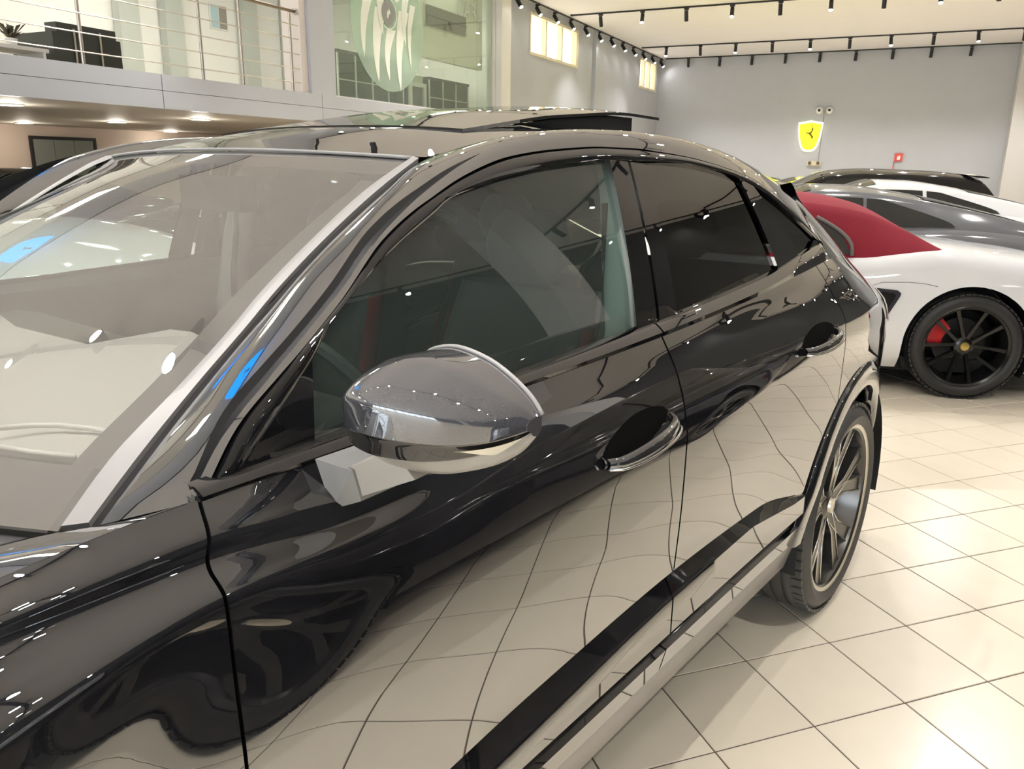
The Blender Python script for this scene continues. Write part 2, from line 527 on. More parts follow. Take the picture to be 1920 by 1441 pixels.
# things on the mezzanine
def cabinet(y0, y1, h, dx, label, nm):
    t = thing('counter', label, 'counter', (XL - dx, y0, ZT))
    MB().b2((-.5, 0, 0), (0, y1 - y0, h)).build('carcass', mat('dark_green_black', (.022, .028, .025), .35), t)
    MB().b2((-.53, -.02, h), (.03, y1 - y0 + .02, h + .05)).build('counter_top', mat('charcoal_top', (.05, .05, .05), .4), t)
    n = max(2, round((y1 - y0) / .48))
    for k in range(n + 1):
        MB().b2((.0, (y1 - y0) * k / n - .018, 0), (.02, (y1 - y0) * k / n + .018, h)).build('mullion', M_white, t)
    MB().b2((.0, 0, h * .45), (.016, y1 - y0, h * .45 + .018)).build('rail', M_white, t)
    return t
cabinet(11.62, 13.60, .78, .55, 'black counter front with white bars behind the round glass emblem', '')
cabinet(14.55, 16.15, .62, .55, 'black counter front with white bars beside the white framed cabinet', '')
t = thing('framed_cabinet', 'small white framed cabinet between the two black counters', 'cabinet', (XL - .53, 13.78, ZT))
MB().b2((-.4, 0, 0), (-.02, .62, .52)).build('carcass', M_black, t)
MB().b2((-.02, 0, 0), (.02, .10, .52)).b2((-.02, .52, 0), (.02, .62, .52)).b2((-.02, .10, .44), (.02, .52, .52)).build('door_frame', M_white, t)
MB().b2((-.4, .02, .52), (-.05, .60, .66)).build('tray', mat('pale_green_tray', (.5, .55, .42), .5), t)
t = thing('wall_screen', 'dark grey wall screen inside the mezzanine office', 'screen', (-12.98, 19.4, 4.0))
# the office screen hangs on a free-standing pale partition
t.location = (XL - .30, 14.06, 3.99)
MB().b2((0, 0, 0), (.05, 1.5, .36)).build('screen_panel', mat('screen_grey', (.13, .125, .12), .4), t)
MB().b2((-.02, -.03, -.03), (-.001, 1.53, .39)).build('screen_frame', M_white, t)
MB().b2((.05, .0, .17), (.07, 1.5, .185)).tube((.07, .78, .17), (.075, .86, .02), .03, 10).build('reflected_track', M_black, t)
solo('office_partition', MB().b2((XL - .44, 13.4, 3.42), (XL - .325, 16.4, ZC)), M_cream, 'pale upper panel wall behind the dark office screen', 'partition')
# bench with dark upholstery behind the railing
t = thing('sofa', 'dark green sofa with tall back behind the mezzanine railing', 'sofa', (XL - .81, 6.72, ZT))
M_sofa = mat('sofa_green', (.06, .065, .055), .8)
MB().b2((-.75, 0, .06), (-.2, .8, .30)).build('seat', M_sofa, t)
MB().b2((-.2, 0, .06), (0, .8, .53)).build('backrest', M_sofa, t)
for y in (-.06, .8):
    MB().b2((-.75, y, .0), (0, y + .06, .42)).build('armrest', M_sofa, t)
for y in (.2, .55):
    MB().b2((.0, y, .0), (.02, y + .025, .48)).build('bar', M_steel, t)
t = thing('desk', 'low pale desk behind the mezzanine railing, beside the dark sofa', 'desk', (XL - .75, 5.70, ZT))
MB().b2((-.5, 0, .16), (0, .85, .20)).build('desk_top', M_white, t)
for y in (.03, .79):
    MB().b2((-.48, y, 0), (-.02, y + .03, .16)).build('leg', M_white, t)
t = thing('table_plant', 'small bushy plant in a pot on the low pale desk', 'plant', (XL - .95, 6.25, ZT + .20))
MB().lathe([(.001, 0), (.05, 0), (.065, .09), (.001, .09)], 14, axis='z').build('pot', M_white, t, True, 40)
mb = MB()
for k in range(60):
    a, b_ = random.uniform(0, 6.28), random.uniform(.0, .16)
    h = random.uniform(.10, .24)
    p = Vector((b_ * math.cos(a), b_ * math.sin(a), h)); q = p + Vector((math.cos(a + 1) * .05, math.sin(a + 1) * .05, .02))
    mb.add([(0, 0, .08), p, q], [(0, 1, 2)])
tag(mb.build('foliage', mat('plant_green', (.10, .09, .05), .8), t), kind='stuff')
# glass doors / posters at the back of the mezzanine
for i, (ya, yb_, mt_, lb, ct) in enumerate([(7.2, 7.5, mat('poster_grey', (.30, .27, .24), .6), 'small grey and blue picture on the mezzanine back wall', 'picture')]):
    t = thing('wall_picture', lb, ct, (-12.995, 12.86, 4.0))
    MB().b2((0, 0, 0), (.02, .48, .48)).build('frame', M_white, t)
    MB().b2((.02, .03, .03), (.024, .23, .45)).build('print', mat('print_pale_blue', (.45, .62, .66), .6), t)
    MB().b2((.02, .25, .03), (.024, .45, .45)).build('print', mt_, t)
for y in (10.6, 11.6, 13.6, 14.9):
    solo('curtain', MB().b2((-12.98, y, ZT), (-12.8, y + .42, ZC)), mat('grey_curtain', (.50, .53, .48), .8), 'narrow grey green curtain panel on the mezzanine back wall', 'curtain', 'curtain panels on the mezzanine')
# unseen glowing panels added to brighten the mezzanine
for x, y in ((-10.8, -6), (-10.8, -2), (-10.8, 2), (-10.8, 6), (-10.8, 9.6), (-9.6, 11.9), (-8.95, 14.6)):
    tag(MB().b2((x - .35, y - .6, ZC - .05), (x + .35, y + .6, ZC - .01)).build('added_panel_light', mat('added_panel_glow', (1, .97, .86), .4, emit=22.0)), 'added unseen light panel on the mezzanine ceiling', 'light', 'added light panels over the mezzanine')
# under the mezzanine: downlights, glass door
for q in [(18, 195), (45, 230), (219, 228), (376, 223), (320, 246)]:
    p = on_z(*q, ZS)
    t = thing('downlight', 'round glowing downlight in the mezzanine underside', 'light', (p[0], p[1], ZS), 0, 'downlights under the mezzanine')
    MB().lathe([(.001, -.012), (.12, -.012), (.13, -.008)], 24, axis='z').build('diffuser', M_lens_soft, t, True)
    MB().lathe([(.13, -.016), (.15, -.014), (.15, .0), (.13, .0)], 24, axis='z', closed=True).build('trim_ring', M_white, t, True, 40)
    ld = bpy.data.lights.new('downlight_lamp', 'POINT'); ld.energy = 14; ld.color = (1, .93, .80); ld.shadow_soft_size = .12
    lo = bpy.data.objects.new('downlight_lamp', ld); COL.objects.link(lo); lo.parent = t; lo.location = (0, 0, -.16)
t = thing('door_1', None, None, (XM + .02, 10.15, 0)); t['kind'] = 'structure'
MB().b2((0, 0, 0), (.05, .05, 1.86)).b2((0, 1.35, 0), (.05, 1.40, 1.86)).b2((0, .05, 1.80), (.05, 1.35, 1.86)).build('door_frame', M_black, t)
for k in range(3):
    MB().b2((.015, .06 + k * .43, .02), (.03, .06 + k * .43 + .42, 1.80)).build('pane', mat('dark_pane_%d' % k, (.20, .21, .19), .12), t)

# ------------------------------------------------------------------ track lighting
def lamp_meshes():
    a = MB().box((0, 0, -.02), (.11, .035, .04)).mesh('track_adapter')
    b = MB().tube((0, 0, -.03), (0, 0, -.11), .011, 8).mesh('stem', True, 40)
    c = MB().lathe([(.001, 0), (.042, 0), (.046, .01), (.046, .235), (.040, .24), (.038, .225)], 20, axis='z').mesh('lamp_body', True, 40)
    d = MB().lathe([(.038, .226), (.001, .226)], 20, axis='z').mesh('lamp_lens', True)
    for x in (a, b, c): x.materials.append(M_black)
    d.materials.append(M_lens)
    d2 = d.copy(); d2.materials.clear(); d2.materials.append(M_lens_off)
    return a, b, c, d, d2
LA, LB, LC, LD, LD2 = lamp_meshes()
LD3 = LD2.copy(); LD3.materials.clear(); LD3.materials.append(mat('lamp_lens_dim', (1.0, .96, .9), .3, emit=2.0))
def spotlight(loc, aim, lit, label, group, power=1.0, cone=95):
    t = thing('track_spotlight', label, 'spotlight', loc, 0, group)
    link('track_adapter', LA, None, t); link('stem', LB, None, t)
    aim = Vector(aim).normalized()
    q = aim.to_track_quat('Z', 'Y')
    hd = link('lamp_body', LC, None, t)
    hd.rotation_mode = 'QUATERNION'; hd.rotation_quaternion = q
    hd.location = Vector((0, 0, -.12)) - aim * .07
    link('lamp_lens', LD if lit else (LD2 if power > 0 else LD3), None, hd)
    if power > 0:
        ld = bpy.data.lights.new('lamp_beam', 'SPOT')
        ld.energy = SPOT_W * power; ld.spot_size = R(cone); ld.spot_blend = .7; ld.shadow_soft_size = .035
        ld.color = (1, .962, .915)
        lo = bpy.data.objects.new('lamp_beam', ld); COL.objects.link(lo); lo.parent = hd
        lo.location = (0, 0, .245); lo.rotation_euler = (R(180), 0, 0)
    return t
def track(p, q, label):
    p, q = Vector(p), Vector(q)
    mid = (p + q) / 2
    t = thing('ceiling_track', label, 'track', mid)
    d = q - p
    sz = (abs(d.x) + .035, abs(d.y) + .035, .034)
    MB().box((0, 0, -.019), sz).build('rail', M_black, t)
    for e in (-1, 1):
        MB().box((e * d.x / 2, e * d.y / 2, -.019), (.06, .06, .037)).build('end_cap', M_black, t)
names = {26: 'second', 20: 'third', 14: 'fourth', 8: 'fifth', .75: 'sixth', -5: 'seventh'}
for Y in (26, 20, 14, 8, .75, -5):
    od = names[Y]
    track((-8.1, Y, ZC), (7.4, Y, ZC), 'long black lighting track across the ceiling, %s from the far wall' % od)
    for k in range(15):
        X = -7.34 + 1.06 * k
        par = (k % 2 == 0) if Y != 20 else (k % 2 == 1)
        if par:
            aim, lab = (.10, -.55, -1), 'black spotlight with glaring lens on the %s track from the far wall' % od
        else:
            aim, lab = (.0, .28, -1), 'black spotlight turned towards the far wall on the %s track from it' % od
        pw = (1.0 if par else .8) if k < 12 else 0
        spotlight((X, Y, ZC - .035), aim, par, lab, 'spotlights on the %s ceiling track' % od, pw)
track((XL + .12, -9.5, ZC), (XL + .12, 28.8, ZC), 'long black lighting track running along the mezzanine and left wall')
for k in range(12, 37):
    Y = 28.75 - 1.045 * (36 - k)
    if 9.5 < Y:
        spotlight((XL + .12, Y, ZC - .035), (.75, -.35, -1), True, 'black spotlight with lit lens on the track along the windowed wall', 'spotlights along the windowed wall', .45 if k % 2 else 0)
track((-8.1, YB - .12, ZC), (7.4, YB - .12, ZC), 'black lighting track at the top of the far grey wall')
for k in range(9):
    spotlight((-7.34 + 1.06 * k, YB - .12, ZC - .035), (-.05, .12, -1), False, 'black wall washer spotlight hanging at the top of the far grey wall', 'wall washers on the far wall', 0)
track((XR - .3, -9.5, ZC), (XR - .3, 28.8, ZC), 'black lighting track along the dark right wall')
for k in range(18):
    spotlight((XR - .3, -8 + 2.0 * k, ZC - .035), (-.6, 0, -1), True, 'black spotlight with lit lens on the track along the dark wall', 'spotlights along the dark wall', .5 if k % 2 else 0)

# ------------------------------------------------------------------ things on the far wall
sh = thing('shield_sign', 'yellow illuminated shield sign with prancing horse on the far grey wall', 'sign', (-3.17, YB - .06, 2.0))
def shield(w_, h_, n=14):
    pts = [(-w_ * .5, h_ * .93), (-w_ * .30, h_ * .955), (0, h_), (w_ * .30, h_ * .955), (w_ * .5, h_ * .93)]
    side = []
    for k in range(1, n):
        t = k / n
        side.append((w_ * .5 * math.cos(t * math.pi / 2) ** .62, h_ * .93 * (1 - math.sin(t * math.pi / 2) ** 1.25)))
    return pts + side + [(0, 0)] + [(-a, b) for a, b in side[::-1]]
MB().prism([(a, b * .66) for a, b in shield(.92, .98)], -.05, .0, axis=0).build('shield_body', mat('sign_blue', (.01, .28, .95), .4, emit=2.2), bl)
MB().prism([(.02 + .7 * (a - .0), .02 + .62 * b) for a, b in [(-.02, .80), (.04, .82), (.06, .76), (.03, .72), (.04, .66), (-.02, .60), (-.10, .61), (-.16, .59), (-.10, .57), (-.05, .56), (.01, .50), (.05, .45), (.04, .40), (.09, .42), (.12, .47), (.08, .50), (.04, .56), (.05, .60), (.09, .68), (.08, .74)]], .0, .012, axis=0).build('horse_mark', mat('mark_pale_blue', (.35, .55, .75), .5), bl)
MB().prism(shield(.76, .98), -.03, .05).build('shield_body', mat('shield_rim', (1.0, .98, .70), .4, emit=1.2), sh)
MB().prism([(a * .88, b * .88 + .055) for a, b in shield(.76, .98)], -.036, -.03).build('shield_face', mat('shield_yellow', (.93, .90, .02), .4, emit=.9), sh)
horse = [(-.02, .80), (.04, .82), (.06, .76), (.03, .72), (.04, .66), (-.02, .60), (-.10, .61), (-.16, .59), (-.10, .57), (-.05, .56), (.01, .50), (.05, .45), (.04, .40), (.09, .42), (.12, .47), (.08, .50), (.04, .56), (.05, .60), (.09, .68), (.08, .74), (.05, .84)]
MB().prism([(a + .01, b) for a, b in horse], -.040, -.036).build('horse_mark', mat('mark_olive', (.16, .16, .01), .5), sh)
for x, lab in ((-2.95, 'white round camera above the yellow shield sign, nearer the windowed wall'), (-2.64, 'white round camera above the yellow shield sign, nearer the pale column')):
    t = thing('security_camera', lab, 'camera', (x, YB - .02, 3.285))
    MB().lathe([(.001, -.14), (.05, -.14), (.10, -.10), (.11, -.04), (.11, .02), (.001, .02)], 20).build('housing', M_white, t, True, 40)
    MB().lathe([(.001, -.155), (.042, -.15), (.045, -.13)], 16).build('lens', M_black, t, True, 40)
solo('wall_cable', MB().tube((-2.80, YB - .012, 3.25), (-2.83, YB - .012, 1.66), .012, 8).tube((-2.92, YB - .012, 3.25), (-2.66, YB - .012, 3.25), .02, 8), mat('grey_conduit', (.33, .33, .34), .6), 'thin grey conduit running from the cameras to the emergency lamp', 'cable')
t = thing('emergency_lamp', 'cream twin-head emergency lamp below the yellow shield sign', 'lamp', (-2.95, YB - .002, 1.56))
MB().b2((-.22, -.09, 0), (.22, 0, .14)).build('housing', mat('cream_plastic', (.72, .63, .45), .5), t)
for x in (-.13, .13):
    MB().lathe([(.001, -.14), (.05, -.13), (.055, -.09)], 16, (x, 0, .08)).build('lamp_head', mat('dark_lens', (.12, .10, .07), .3), t, True, 40)
t = thing('fire_sign', 'small red fire sign with white symbol projecting from the far wall', 'sign', (-.5, YB - .05, 1.30))
MB().tube((-.06, 0, -.9), (-.06, 0, .42), .014, 8).build('pole', mat('sign_red', (.65, .08, .07), .5), t)
MB().b2((-.06, -.012, .42), (.18, .012, .66)).build('panel', mat('sign_red', (.65, .08, .07), .5), t)
MB().prism([(.02, .46), (.10, .46), (.12, .54), (.09, .62), (.07, .55), (.05, .60), (.02, .54)], -.016, -.012).build('symbol', M_white, t)
# ================================================================== THE BLACK COUPE SUV
ang = R(12.8)
HF = Frame((-0.943, 2.851, 0), [-math.sin(ang), -math.cos(ang), 0], [math.cos(ang), -math.sin(ang), 0])
P_black = coat('black_pearl_paint', (0.010, 0.010, 0.012), 0.145, 1.5, flake=2.5)
P_gloss = coat('piano_black', (0.006, 0.006, 0.007), 0.07, 2.2)
M_greyplast = mat('grey_sill_plastic', (0.30, 0.28, 0.26), 0.35)
M_seal = mat('rubber_black', (0.008, 0.008, 0.008), 0.6)
M_trim_grey = mat('pillar_trim_grey', (0.30, 0.29, 0.285), 0.4)
M_mirrorcap = coat('mirror_cap_grey', (0.055, 0.056, 0.065), 0.17, 2.0, .02, .8)
M_mirror_low = mat('mirror_lower_grey', (0.36, 0.34, 0.31), 0.28)
M_chrome = mat('chrome', (0.75, 0.75, 0.76), 0.08, metal=1.0)
M_tyre = mat('tyre_rubber', (0.060, 0.057, 0.052), 0.5, spec=.6)
M_rimdark = mat('rim_dark', (0.12, 0.115, 0.11), 0.25, metal=.8)
M_rimlight = mat('rim_machined', (0.70, 0.66, 0.58), 0.22, metal=.9)
G_front = glass('front_side_glass', (0.74, 0.90, 0.83), 0.11, 3.0, haze=0.05, haze_col=(.48, .60, .54))  # greenish veil paints an even bright haze over the pane
G_rear = glass('privacy_glass', (0.03, 0.035, 0.038), 0.12, 2.6)
G_wind = glass('windscreen_glass', (0.80, 0.82, 0.80), 0.135, 2.6, haze=0.15, haze_col=(.64, .58, .53))  # dusty pane; the veil also paints in the ceiling's reflected haze
G_roof = glass('roof_glass', (0.02, 0.02, 0.02), 0.13, 4.0)

ST = [-.86, -.5, -.2, .1, .4, .8, 1.235, 1.7, 2.03, 2.2, 2.45, 2.75, 3.2, 3.5]
CZ = [[1.02, 1.085, 1.14, 1.165, 1.155, 1.130, 1.114, 1.100, 1.092, 1.090, 1.065, 1.03, .95, .86],
      [.99, 1.055, 1.105, 1.13, 1.122, 1.10, 1.082, 1.070, 1.052, 1.0555, 1.051, 1.013, .928, .838],
      [.97, 1.03, 1.07, 1.09, 1.09, 1.07, 1.05, 1.045, 1.022, 1.041, 1.038, 1.0, .91, .82],
      [.92, .97, 1.0, 1.01, 1.01, .985, .979, .985, 1.003, 1.009, .985, .95, .86, .77],
      [.86, .91, .93, .935, .935, .925, .921, .92, .925, .92, .90, .88, .79, .70],
      [.80, .80, .80, .80, .80, .80, .80, .80, .80, .80, .78, .76, .70, .62],
      [.60, .60, .60, .58, .562, .632, .643, .625, .602, .60, .60, .60, .58, .53]]
CY = [[.62, .70, .755, .795, .822, .840, .850, .842, .838, .836, .820, .792, .73, .65],
      [.65, .735, .79, .827, .845, .858, .869, .864, .864, .8665, .8625, .8485, .800, .72],
      [.68, .765, .82, .855, .868, .876, .886, .882, .877, .868, .864, .85, .81, .73],
      [.73, .815, .878, .908, .912, .909, .909, .905, .893, .901, .925, .935, .90, .80],
      [.75, .835, .895, .915, .919, .918, .918, .913, .908, .906, .930, .943, .92, .82],
      [.757, .842, .897, .914, .918, .918, .917, .915, .912, .912, .925, .94, .925, .82],
      [.74, .83, .885, .91, .914, .911, .910, .910, .911, .912, .92, .93, .91, .81]]
def dipf(x):
    return float(np.interp(x, [.45, .75, 1.9, 2.25], [0, 1, 1, 0]))
def sec(x):
    z = [float(pchip(ST, c, x)) for c in CZ]
    y = [float(pchip(ST, c, x)) for c in CY]
    d = dipf(x)
    wz = float(np.interp(x, [.3, .55, .83, 1.13, 1.44, 1.77, 2.03, 2.3], [.545, .556, .592, .586, .568, .53, .515, .515]))
    wz = min(wz, z[6] - .012)
    z += [z[6] - .010, wz, .502, .498, .463, .459, .405]
    f_ = y[6]
    y += [f_ - .024 * d, f_ + .003, f_ + .003, f_ - .018, f_ - .018, f_ - .004, f_ - .017]
    return np.array(z), np.array(y)
def Yside(x, z):
    zk, yk = sec(x)
    if z >= zk[6]:
        return float(pchip(zk[6::-1], yk[6::-1], z))
    return float(np.interp(z, zk[:5:-1], yk[:5:-1]))
ROWS = [0 + i / 7 for i in range(7)] + [1 + i / 4 for i in range(4)] + [2 + i / 8 for i in range(8)] + [3 + i / 7 for i in range(7)] + [4 + i / 8 for i in range(8)] + [5 + i / 12 for i in range(12)] + [6, 7] + [7 + i / 5 for i in range(1, 5)] + [8, 8.5, 9, 10, 11, 12, 12.5, 13]
def rowpt(x, r):
    zk, yk = sec(x)
    k = min(int(r), 12); f = r - k
    z = zk[k] + (zk[k + 1] - zk[k]) * f
    y = float(pchip(zk[6::-1], yk[6::-1], z)) if r < 6 else yk[k] + (yk[k + 1] - yk[k]) * f
    return np.array([x, y, z])
def flange(P, d=.02):
    """turn the edges of a panel inwards so that gaps show real depth"""
    P = [list(r) for r in P]
    e = np.array([0, d, 0])
    P = [[r[0] - e] + r + [r[-1] - e] for r in P]
    return P
def side_panel(xa, xb, rows=ROWS, n=44, fl=.02):
    P = []
    for r in rows:
        z = rowpt(2.19 if callable(xa) else xa, r)[2]
        a = xa(z) if callable(xa) else xa
        b = xb(z) if callable(xb) else xb
        P.append([rowpt(a + (b - a) * i / n, r) for i in range(n + 1)])
    return flange(P, fl)
def z_panel(xa, xb, z0, z1, n=24, m=14, fl=.02):
    """panel between two heights; z0/z1 may depend on x, xa/xb on z"""
    P = []
    for j in range(m + 1):
        t = j / m
        row = []
        for i in range(n + 1):
            s = i / n
            zt = (z0 + (z1 - z0) * t) if not callable(z0) else None
            a = xa(zt) if callable(xa) else xa
            b = xb(zt) if callable(xb) else xb
            x = a + (b - a) * s
            z = zt if zt is not None else z0(x) + ((z1(x) if callable(z1) else z1) - z0(x)) * t
            row.append(np.array([x, Yside(x, z), z]))
        P.append(row)
    return flange(P, fl)
def arch(z, r=.475, zc=.355):
    return math.sqrt(max(0, r * r - (z - zc) ** 2))

suv = thing('coupe_suv', 'glossy black coupe-roofed SUV with raised sunroof standing on the beige tiles', 'car', HF.O, HF.rz)
LEFT = []      # (name, MB, material, smooth angle, parent key, key)
def part(name, P, mt, parent=None, key=None, angle=32, both=True):
    mb = P if isinstance(P, MB) else MB().grid(P)
    LEFT.append((name, mb, mt, angle, parent, key, both))

XB = 1.235
xfd = lambda z: 2.2 - .018 * min(1, max(0, (z - 1.03) / .06))
part('front_fender', side_panel(lambda z: xfd(z) + .002, lambda z: 3.48, rows=[r for r in ROWS if r <= 5.0], n=50), P_black, key='ff')
part('fender_lower', z_panel(2.202, lambda z: 2.68 - arch(z), .40, .80, 14, 24), P_black, parent='ff')
part('bumper_side', z_panel(lambda z: 2.68 + arch(z), 3.48, .24, .80, 20, 24), P_black, parent='ff')
part('front_door', side_panel(lambda z: xfd(z) - .0025, XB + .003), P_black, key='fd')
xr = lambda z: .27 if z > .83 else max(.27, arch(z))
part('rear_door', side_panel(XB - .003, xr), P_black, key='rd')
part('rear_quarter_panel', z_panel(.264, -.86, lambda x: .82, lambda x: float(pchip(ST, CZ[0], x)), 40, 26), P_black, key='rq')
part('quarter_front_corner', z_panel(lambda z: max(.0, min(.262, arch(z))), .264, .735, .825, 10, 10, .001), P_black, parent='rq')
part('quarter_lower', z_panel(lambda z: -arch(z), -.86, .30, .825, 20, 24), P_black, parent='rq')

SEAM = [(2.186, .832, 1.089), (2.212, .785, 1.067), (2.238, .72, 1.045), (2.258, .68, 1.034), (2.272, .640, 1.022)]
sm = spline(SEAM, 13)
P = []
for j in range(13):
    u = j / 12
    row = []
    for i in range(31):
        v = (i / 30) ** 1.3
        x = sm[j][0] + .006 + (3.47 - sm[j][0]) * v
        zA, yA = float(pchip(ST, CZ[0], x)), float(pchip(ST, CY[0], x))
        yh = float(np.interp(x, [2.27, 2.6, 3.2, 3.48], [.64, .63, .60, .56]))
        y = yA + (yh - yA) * u
        z = zA + (-.050 * u + .028 * math.sin(math.pi * u)) * max(0, 1 - (x - 2.2) / 2) + .02 * u * max(0, (x - 2.2) / 1.3)
        k = max(0, 1 - i / 8)
        s0 = np.array(sm[j]); x0 = sm[j][0] + .006
        if i == 0: P0 = np.array([x, y, z])
        if i == 0: dlt = s0 - P0
        row.append(np.array([x, y + dlt[1] * k, z + dlt[2] * k]))
    P.append([row[0] - np.array([0, 0, .02])] + row)
part('fender_top', P, P_black, parent='ff', angle=50)

def arch_trim(xc):
    P = []
    for k in range(41):
        a = R((5 if xc == 0 else -12) + 187 * k / 40)
        row = []
        for r_, dy in ((.492, -.006), (.486, .006), (.468, .011), (.432, .012), (.414, .009), (.407, .001), (.403, -.03), (.41, -.16)):
            x, z = xc + r_ * math.cos(a), .355 + r_ * math.sin(a)
            row.append(np.array([x, Yside(np.clip(x, -.85, 3.49), max(z, .78)) + dy - .02 * max(0, (.55 - z) / .15), z]))
        P.append(row)
    return P
part('wheel_arch', arch_trim(0.0), P_black, parent='rq', angle=50)
part('wheel_arch', arch_trim(2.68), P_black, parent='ff', angle=50)
# dark wheel wells
for xc in (0.0, 2.68):
    P = [[np.array([xc + .425 * math.cos(R(200 * k / 24 - 10)), y, .355 + .425 * math.sin(R(200 * k / 24 - 10))]) for y in (.90, .75, .52)] for k in range(25)]
    part('wheel_well', P, M_seal, parent='rq' if xc == 0 else 'ff')
# sill
P = []
for zz, yy in ((.405, .878), (.395, .886), (.375, .884), (.30, .862), (.288, .852), (.275, .70)):
    P.append([np.array([x, yy + (Yside(x, .45) - .905), zz]) for x in np.linspace(.40, 2.27, 30)])
part('side_sill', P, M_greyplast)

# belt strip
BX = [-.1, .15, .4, .65, .8, 1.235, 1.65, 2.05, 2.2, 2.3]
BZ = [1.215, 1.212, 1.196, 1.170, 1.160, 1.138, 1.118, 1.107, 1.100, 1.095]
BY = [.745, .772, .798, .815, .820, .830, .828, .824, .822, .820]
zb = lambda x: float(pchip(BX, BZ, x))
yb = lambda x: float(pchip(BX, BY, x))
def belt(xa, xb, n=30):
    P = []
    for t, dy in ((0, -.004), (.04, .004), (.35, .010), (.7, .008), (.95, .004), (1, -.012)):
        row = []
        for x in np.linspace(xa, xb, n):
            za, ya = float(pchip(ST, CZ[0], x)), float(pchip(ST, CY[0], x))
            row.append(np.array([x, ya + (yb(x) - ya) * t + dy, za + (zb(x) - za) * t]))
        P.append(row)
    return flange(P, .012)
part('belt_strip', belt(2.180, XB + .003), P_gloss, parent='fd')
part('belt_strip', belt(XB - .003, .16), P_gloss, parent='rd')

# ---- greenhouse side surface
def Ygreen(x, z):
    d = max(0.0, z - zb(x))
    return yb(x) - .27 * d - .32 * d * d
def px3(pts, off=0.0):
    return np.array([HF.hit(u, v, lambda x, z: Ygreen(x, z) + off) for u, v in pts])
def regrid(lo, hi, n, m, off=0.0, match=False):
    a = (byparam if match else spline)(lo, n + 1)
    b = (byparam if match else spline)(hi, n + 1)
    P = []
    for j in range(m + 1):
        t = j / m
        row = []
        for i in range(n + 1):
            p = a[i] * (1 - t) + b[i] * t
            row.append(np.array([p[0], Ygreen(p[0], p[2]) + off, p[2]]))
        P.append(row)
    return P
GAP = [(376, 938), (445, 800), (520, 708), (560, 662), (640, 562), (715, 452), (770, 399), (812, 368), (870, 329), (955, 293), (1045, 279), (1130, 275), (1190, 278), (1240, 285), (1290, 294), (1345, 309), (1392, 326), (1425, 343), (1468, 376), (1510, 418), (1545, 462)]
LOW = [(430, 908), (505, 790), (583, 672), (618, 608), (676, 530), (753, 450), (807, 403), (845, 371), (907, 345), (984, 322), (1061, 307), (1142, 299), (1195, 302), (1240, 303), (1287, 307), (1337, 318), (1381, 333), (1412, 348), (1450, 375), (1490, 410), (1528, 447)]
gap3, low3 = px3(GAP), px3(LOW)
fr_hi = gap3 * .86 + low3 * .14
def frame_part(i0, i1, parent):
    P = regrid(low3[i0:i1 + 1], fr_hi[i0:i1 + 1], 6 * (i1 - i0), 4, 0, True)
    P = [[p + np.array([0, .006 * math.sin(math.pi * (j + .6) / 5.2), 0]) for p in row] for j, row in enumerate(P)]
    P = [[p - np.array([0, .012, 0]) for p in P[0]]] + P + [[p - np.array([0, .02, 0]) for p in P[-1]]]
    part('window_frame', P, P_gloss, parent=parent)
frame_part(0, 12, 'fd')
frame_part(12, 20, 'rd')
P = regrid(fr_hi - np.array([0, .0, .02]), gap3 + np.array([0, 0, .012]), 120, 2, -.022, True)
part('door_seal', P, M_seal)
# side glass
front_bot = px3([(585, 850), (700, 808), (850, 754), (990, 705), (1100, 668), (1190, 640)])
front_top = px3([(583, 672), (618, 608), (676, 530), (753, 450), (807, 403), (845, 371), (907, 345), (984, 322), (1061, 307), (1142, 299)])
part('window_glass', regrid(front_bot, front_top, 30, 14, -.010), G_front, parent='fd')
sail_b = px3([(430, 908), (480, 889), (530, 870), (585, 850)])
sail_t = px3([(432, 904), (480, 832), (530, 756), (583, 672)])
part('mirror_sail', regrid(sail_b, sail_t, 10, 6, .002), P_gloss, parent='fd')
part('pillar_trim', regrid(px3([(1190, 640), (1212, 630), (1231, 606)]), px3([(1142, 299), (1158, 301), (1176, 303)]), 6, 16, .001), P_gloss, parent='fd')
part('pillar_trim', regrid(px3([(1236, 604), (1252, 596), (1269, 588)]), px3([(1181, 304), (1195, 305), (1208, 307)]), 6, 16, .001), P_gloss, parent='rd')
part('window_glass', regrid(px3([(1269, 588), (1330, 565), (1400, 538), (1459, 514)]), px3([(1208, 307), (1250, 305), (1287, 307), (1337, 318), (1386, 335)]), 20, 14, -.008), G_rear, parent='rd')
part('pillar_trim', regrid(px3([(1459, 514), (1480, 503), (1500, 493)]), px3([(1386, 335), (1398, 340), (1410, 346)]), 6, 12, .001), P_gloss, parent='rd')
part('quarter_glass', regrid(px3([(1411, 349), (1440, 395), (1470, 444), (1500, 493)]), px3([(1412, 347), (1450, 374), (1490, 408), (1528, 447)]), 12, 8, -.006), G_rear, parent='rd')
part('quarter_corner_trim', regrid(px3([(1500, 494), (1518, 484), (1540, 470)]), px3([(1524, 450), (1530, 450), (1541, 460)]), 8, 5, .002), P_gloss, parent='rd')

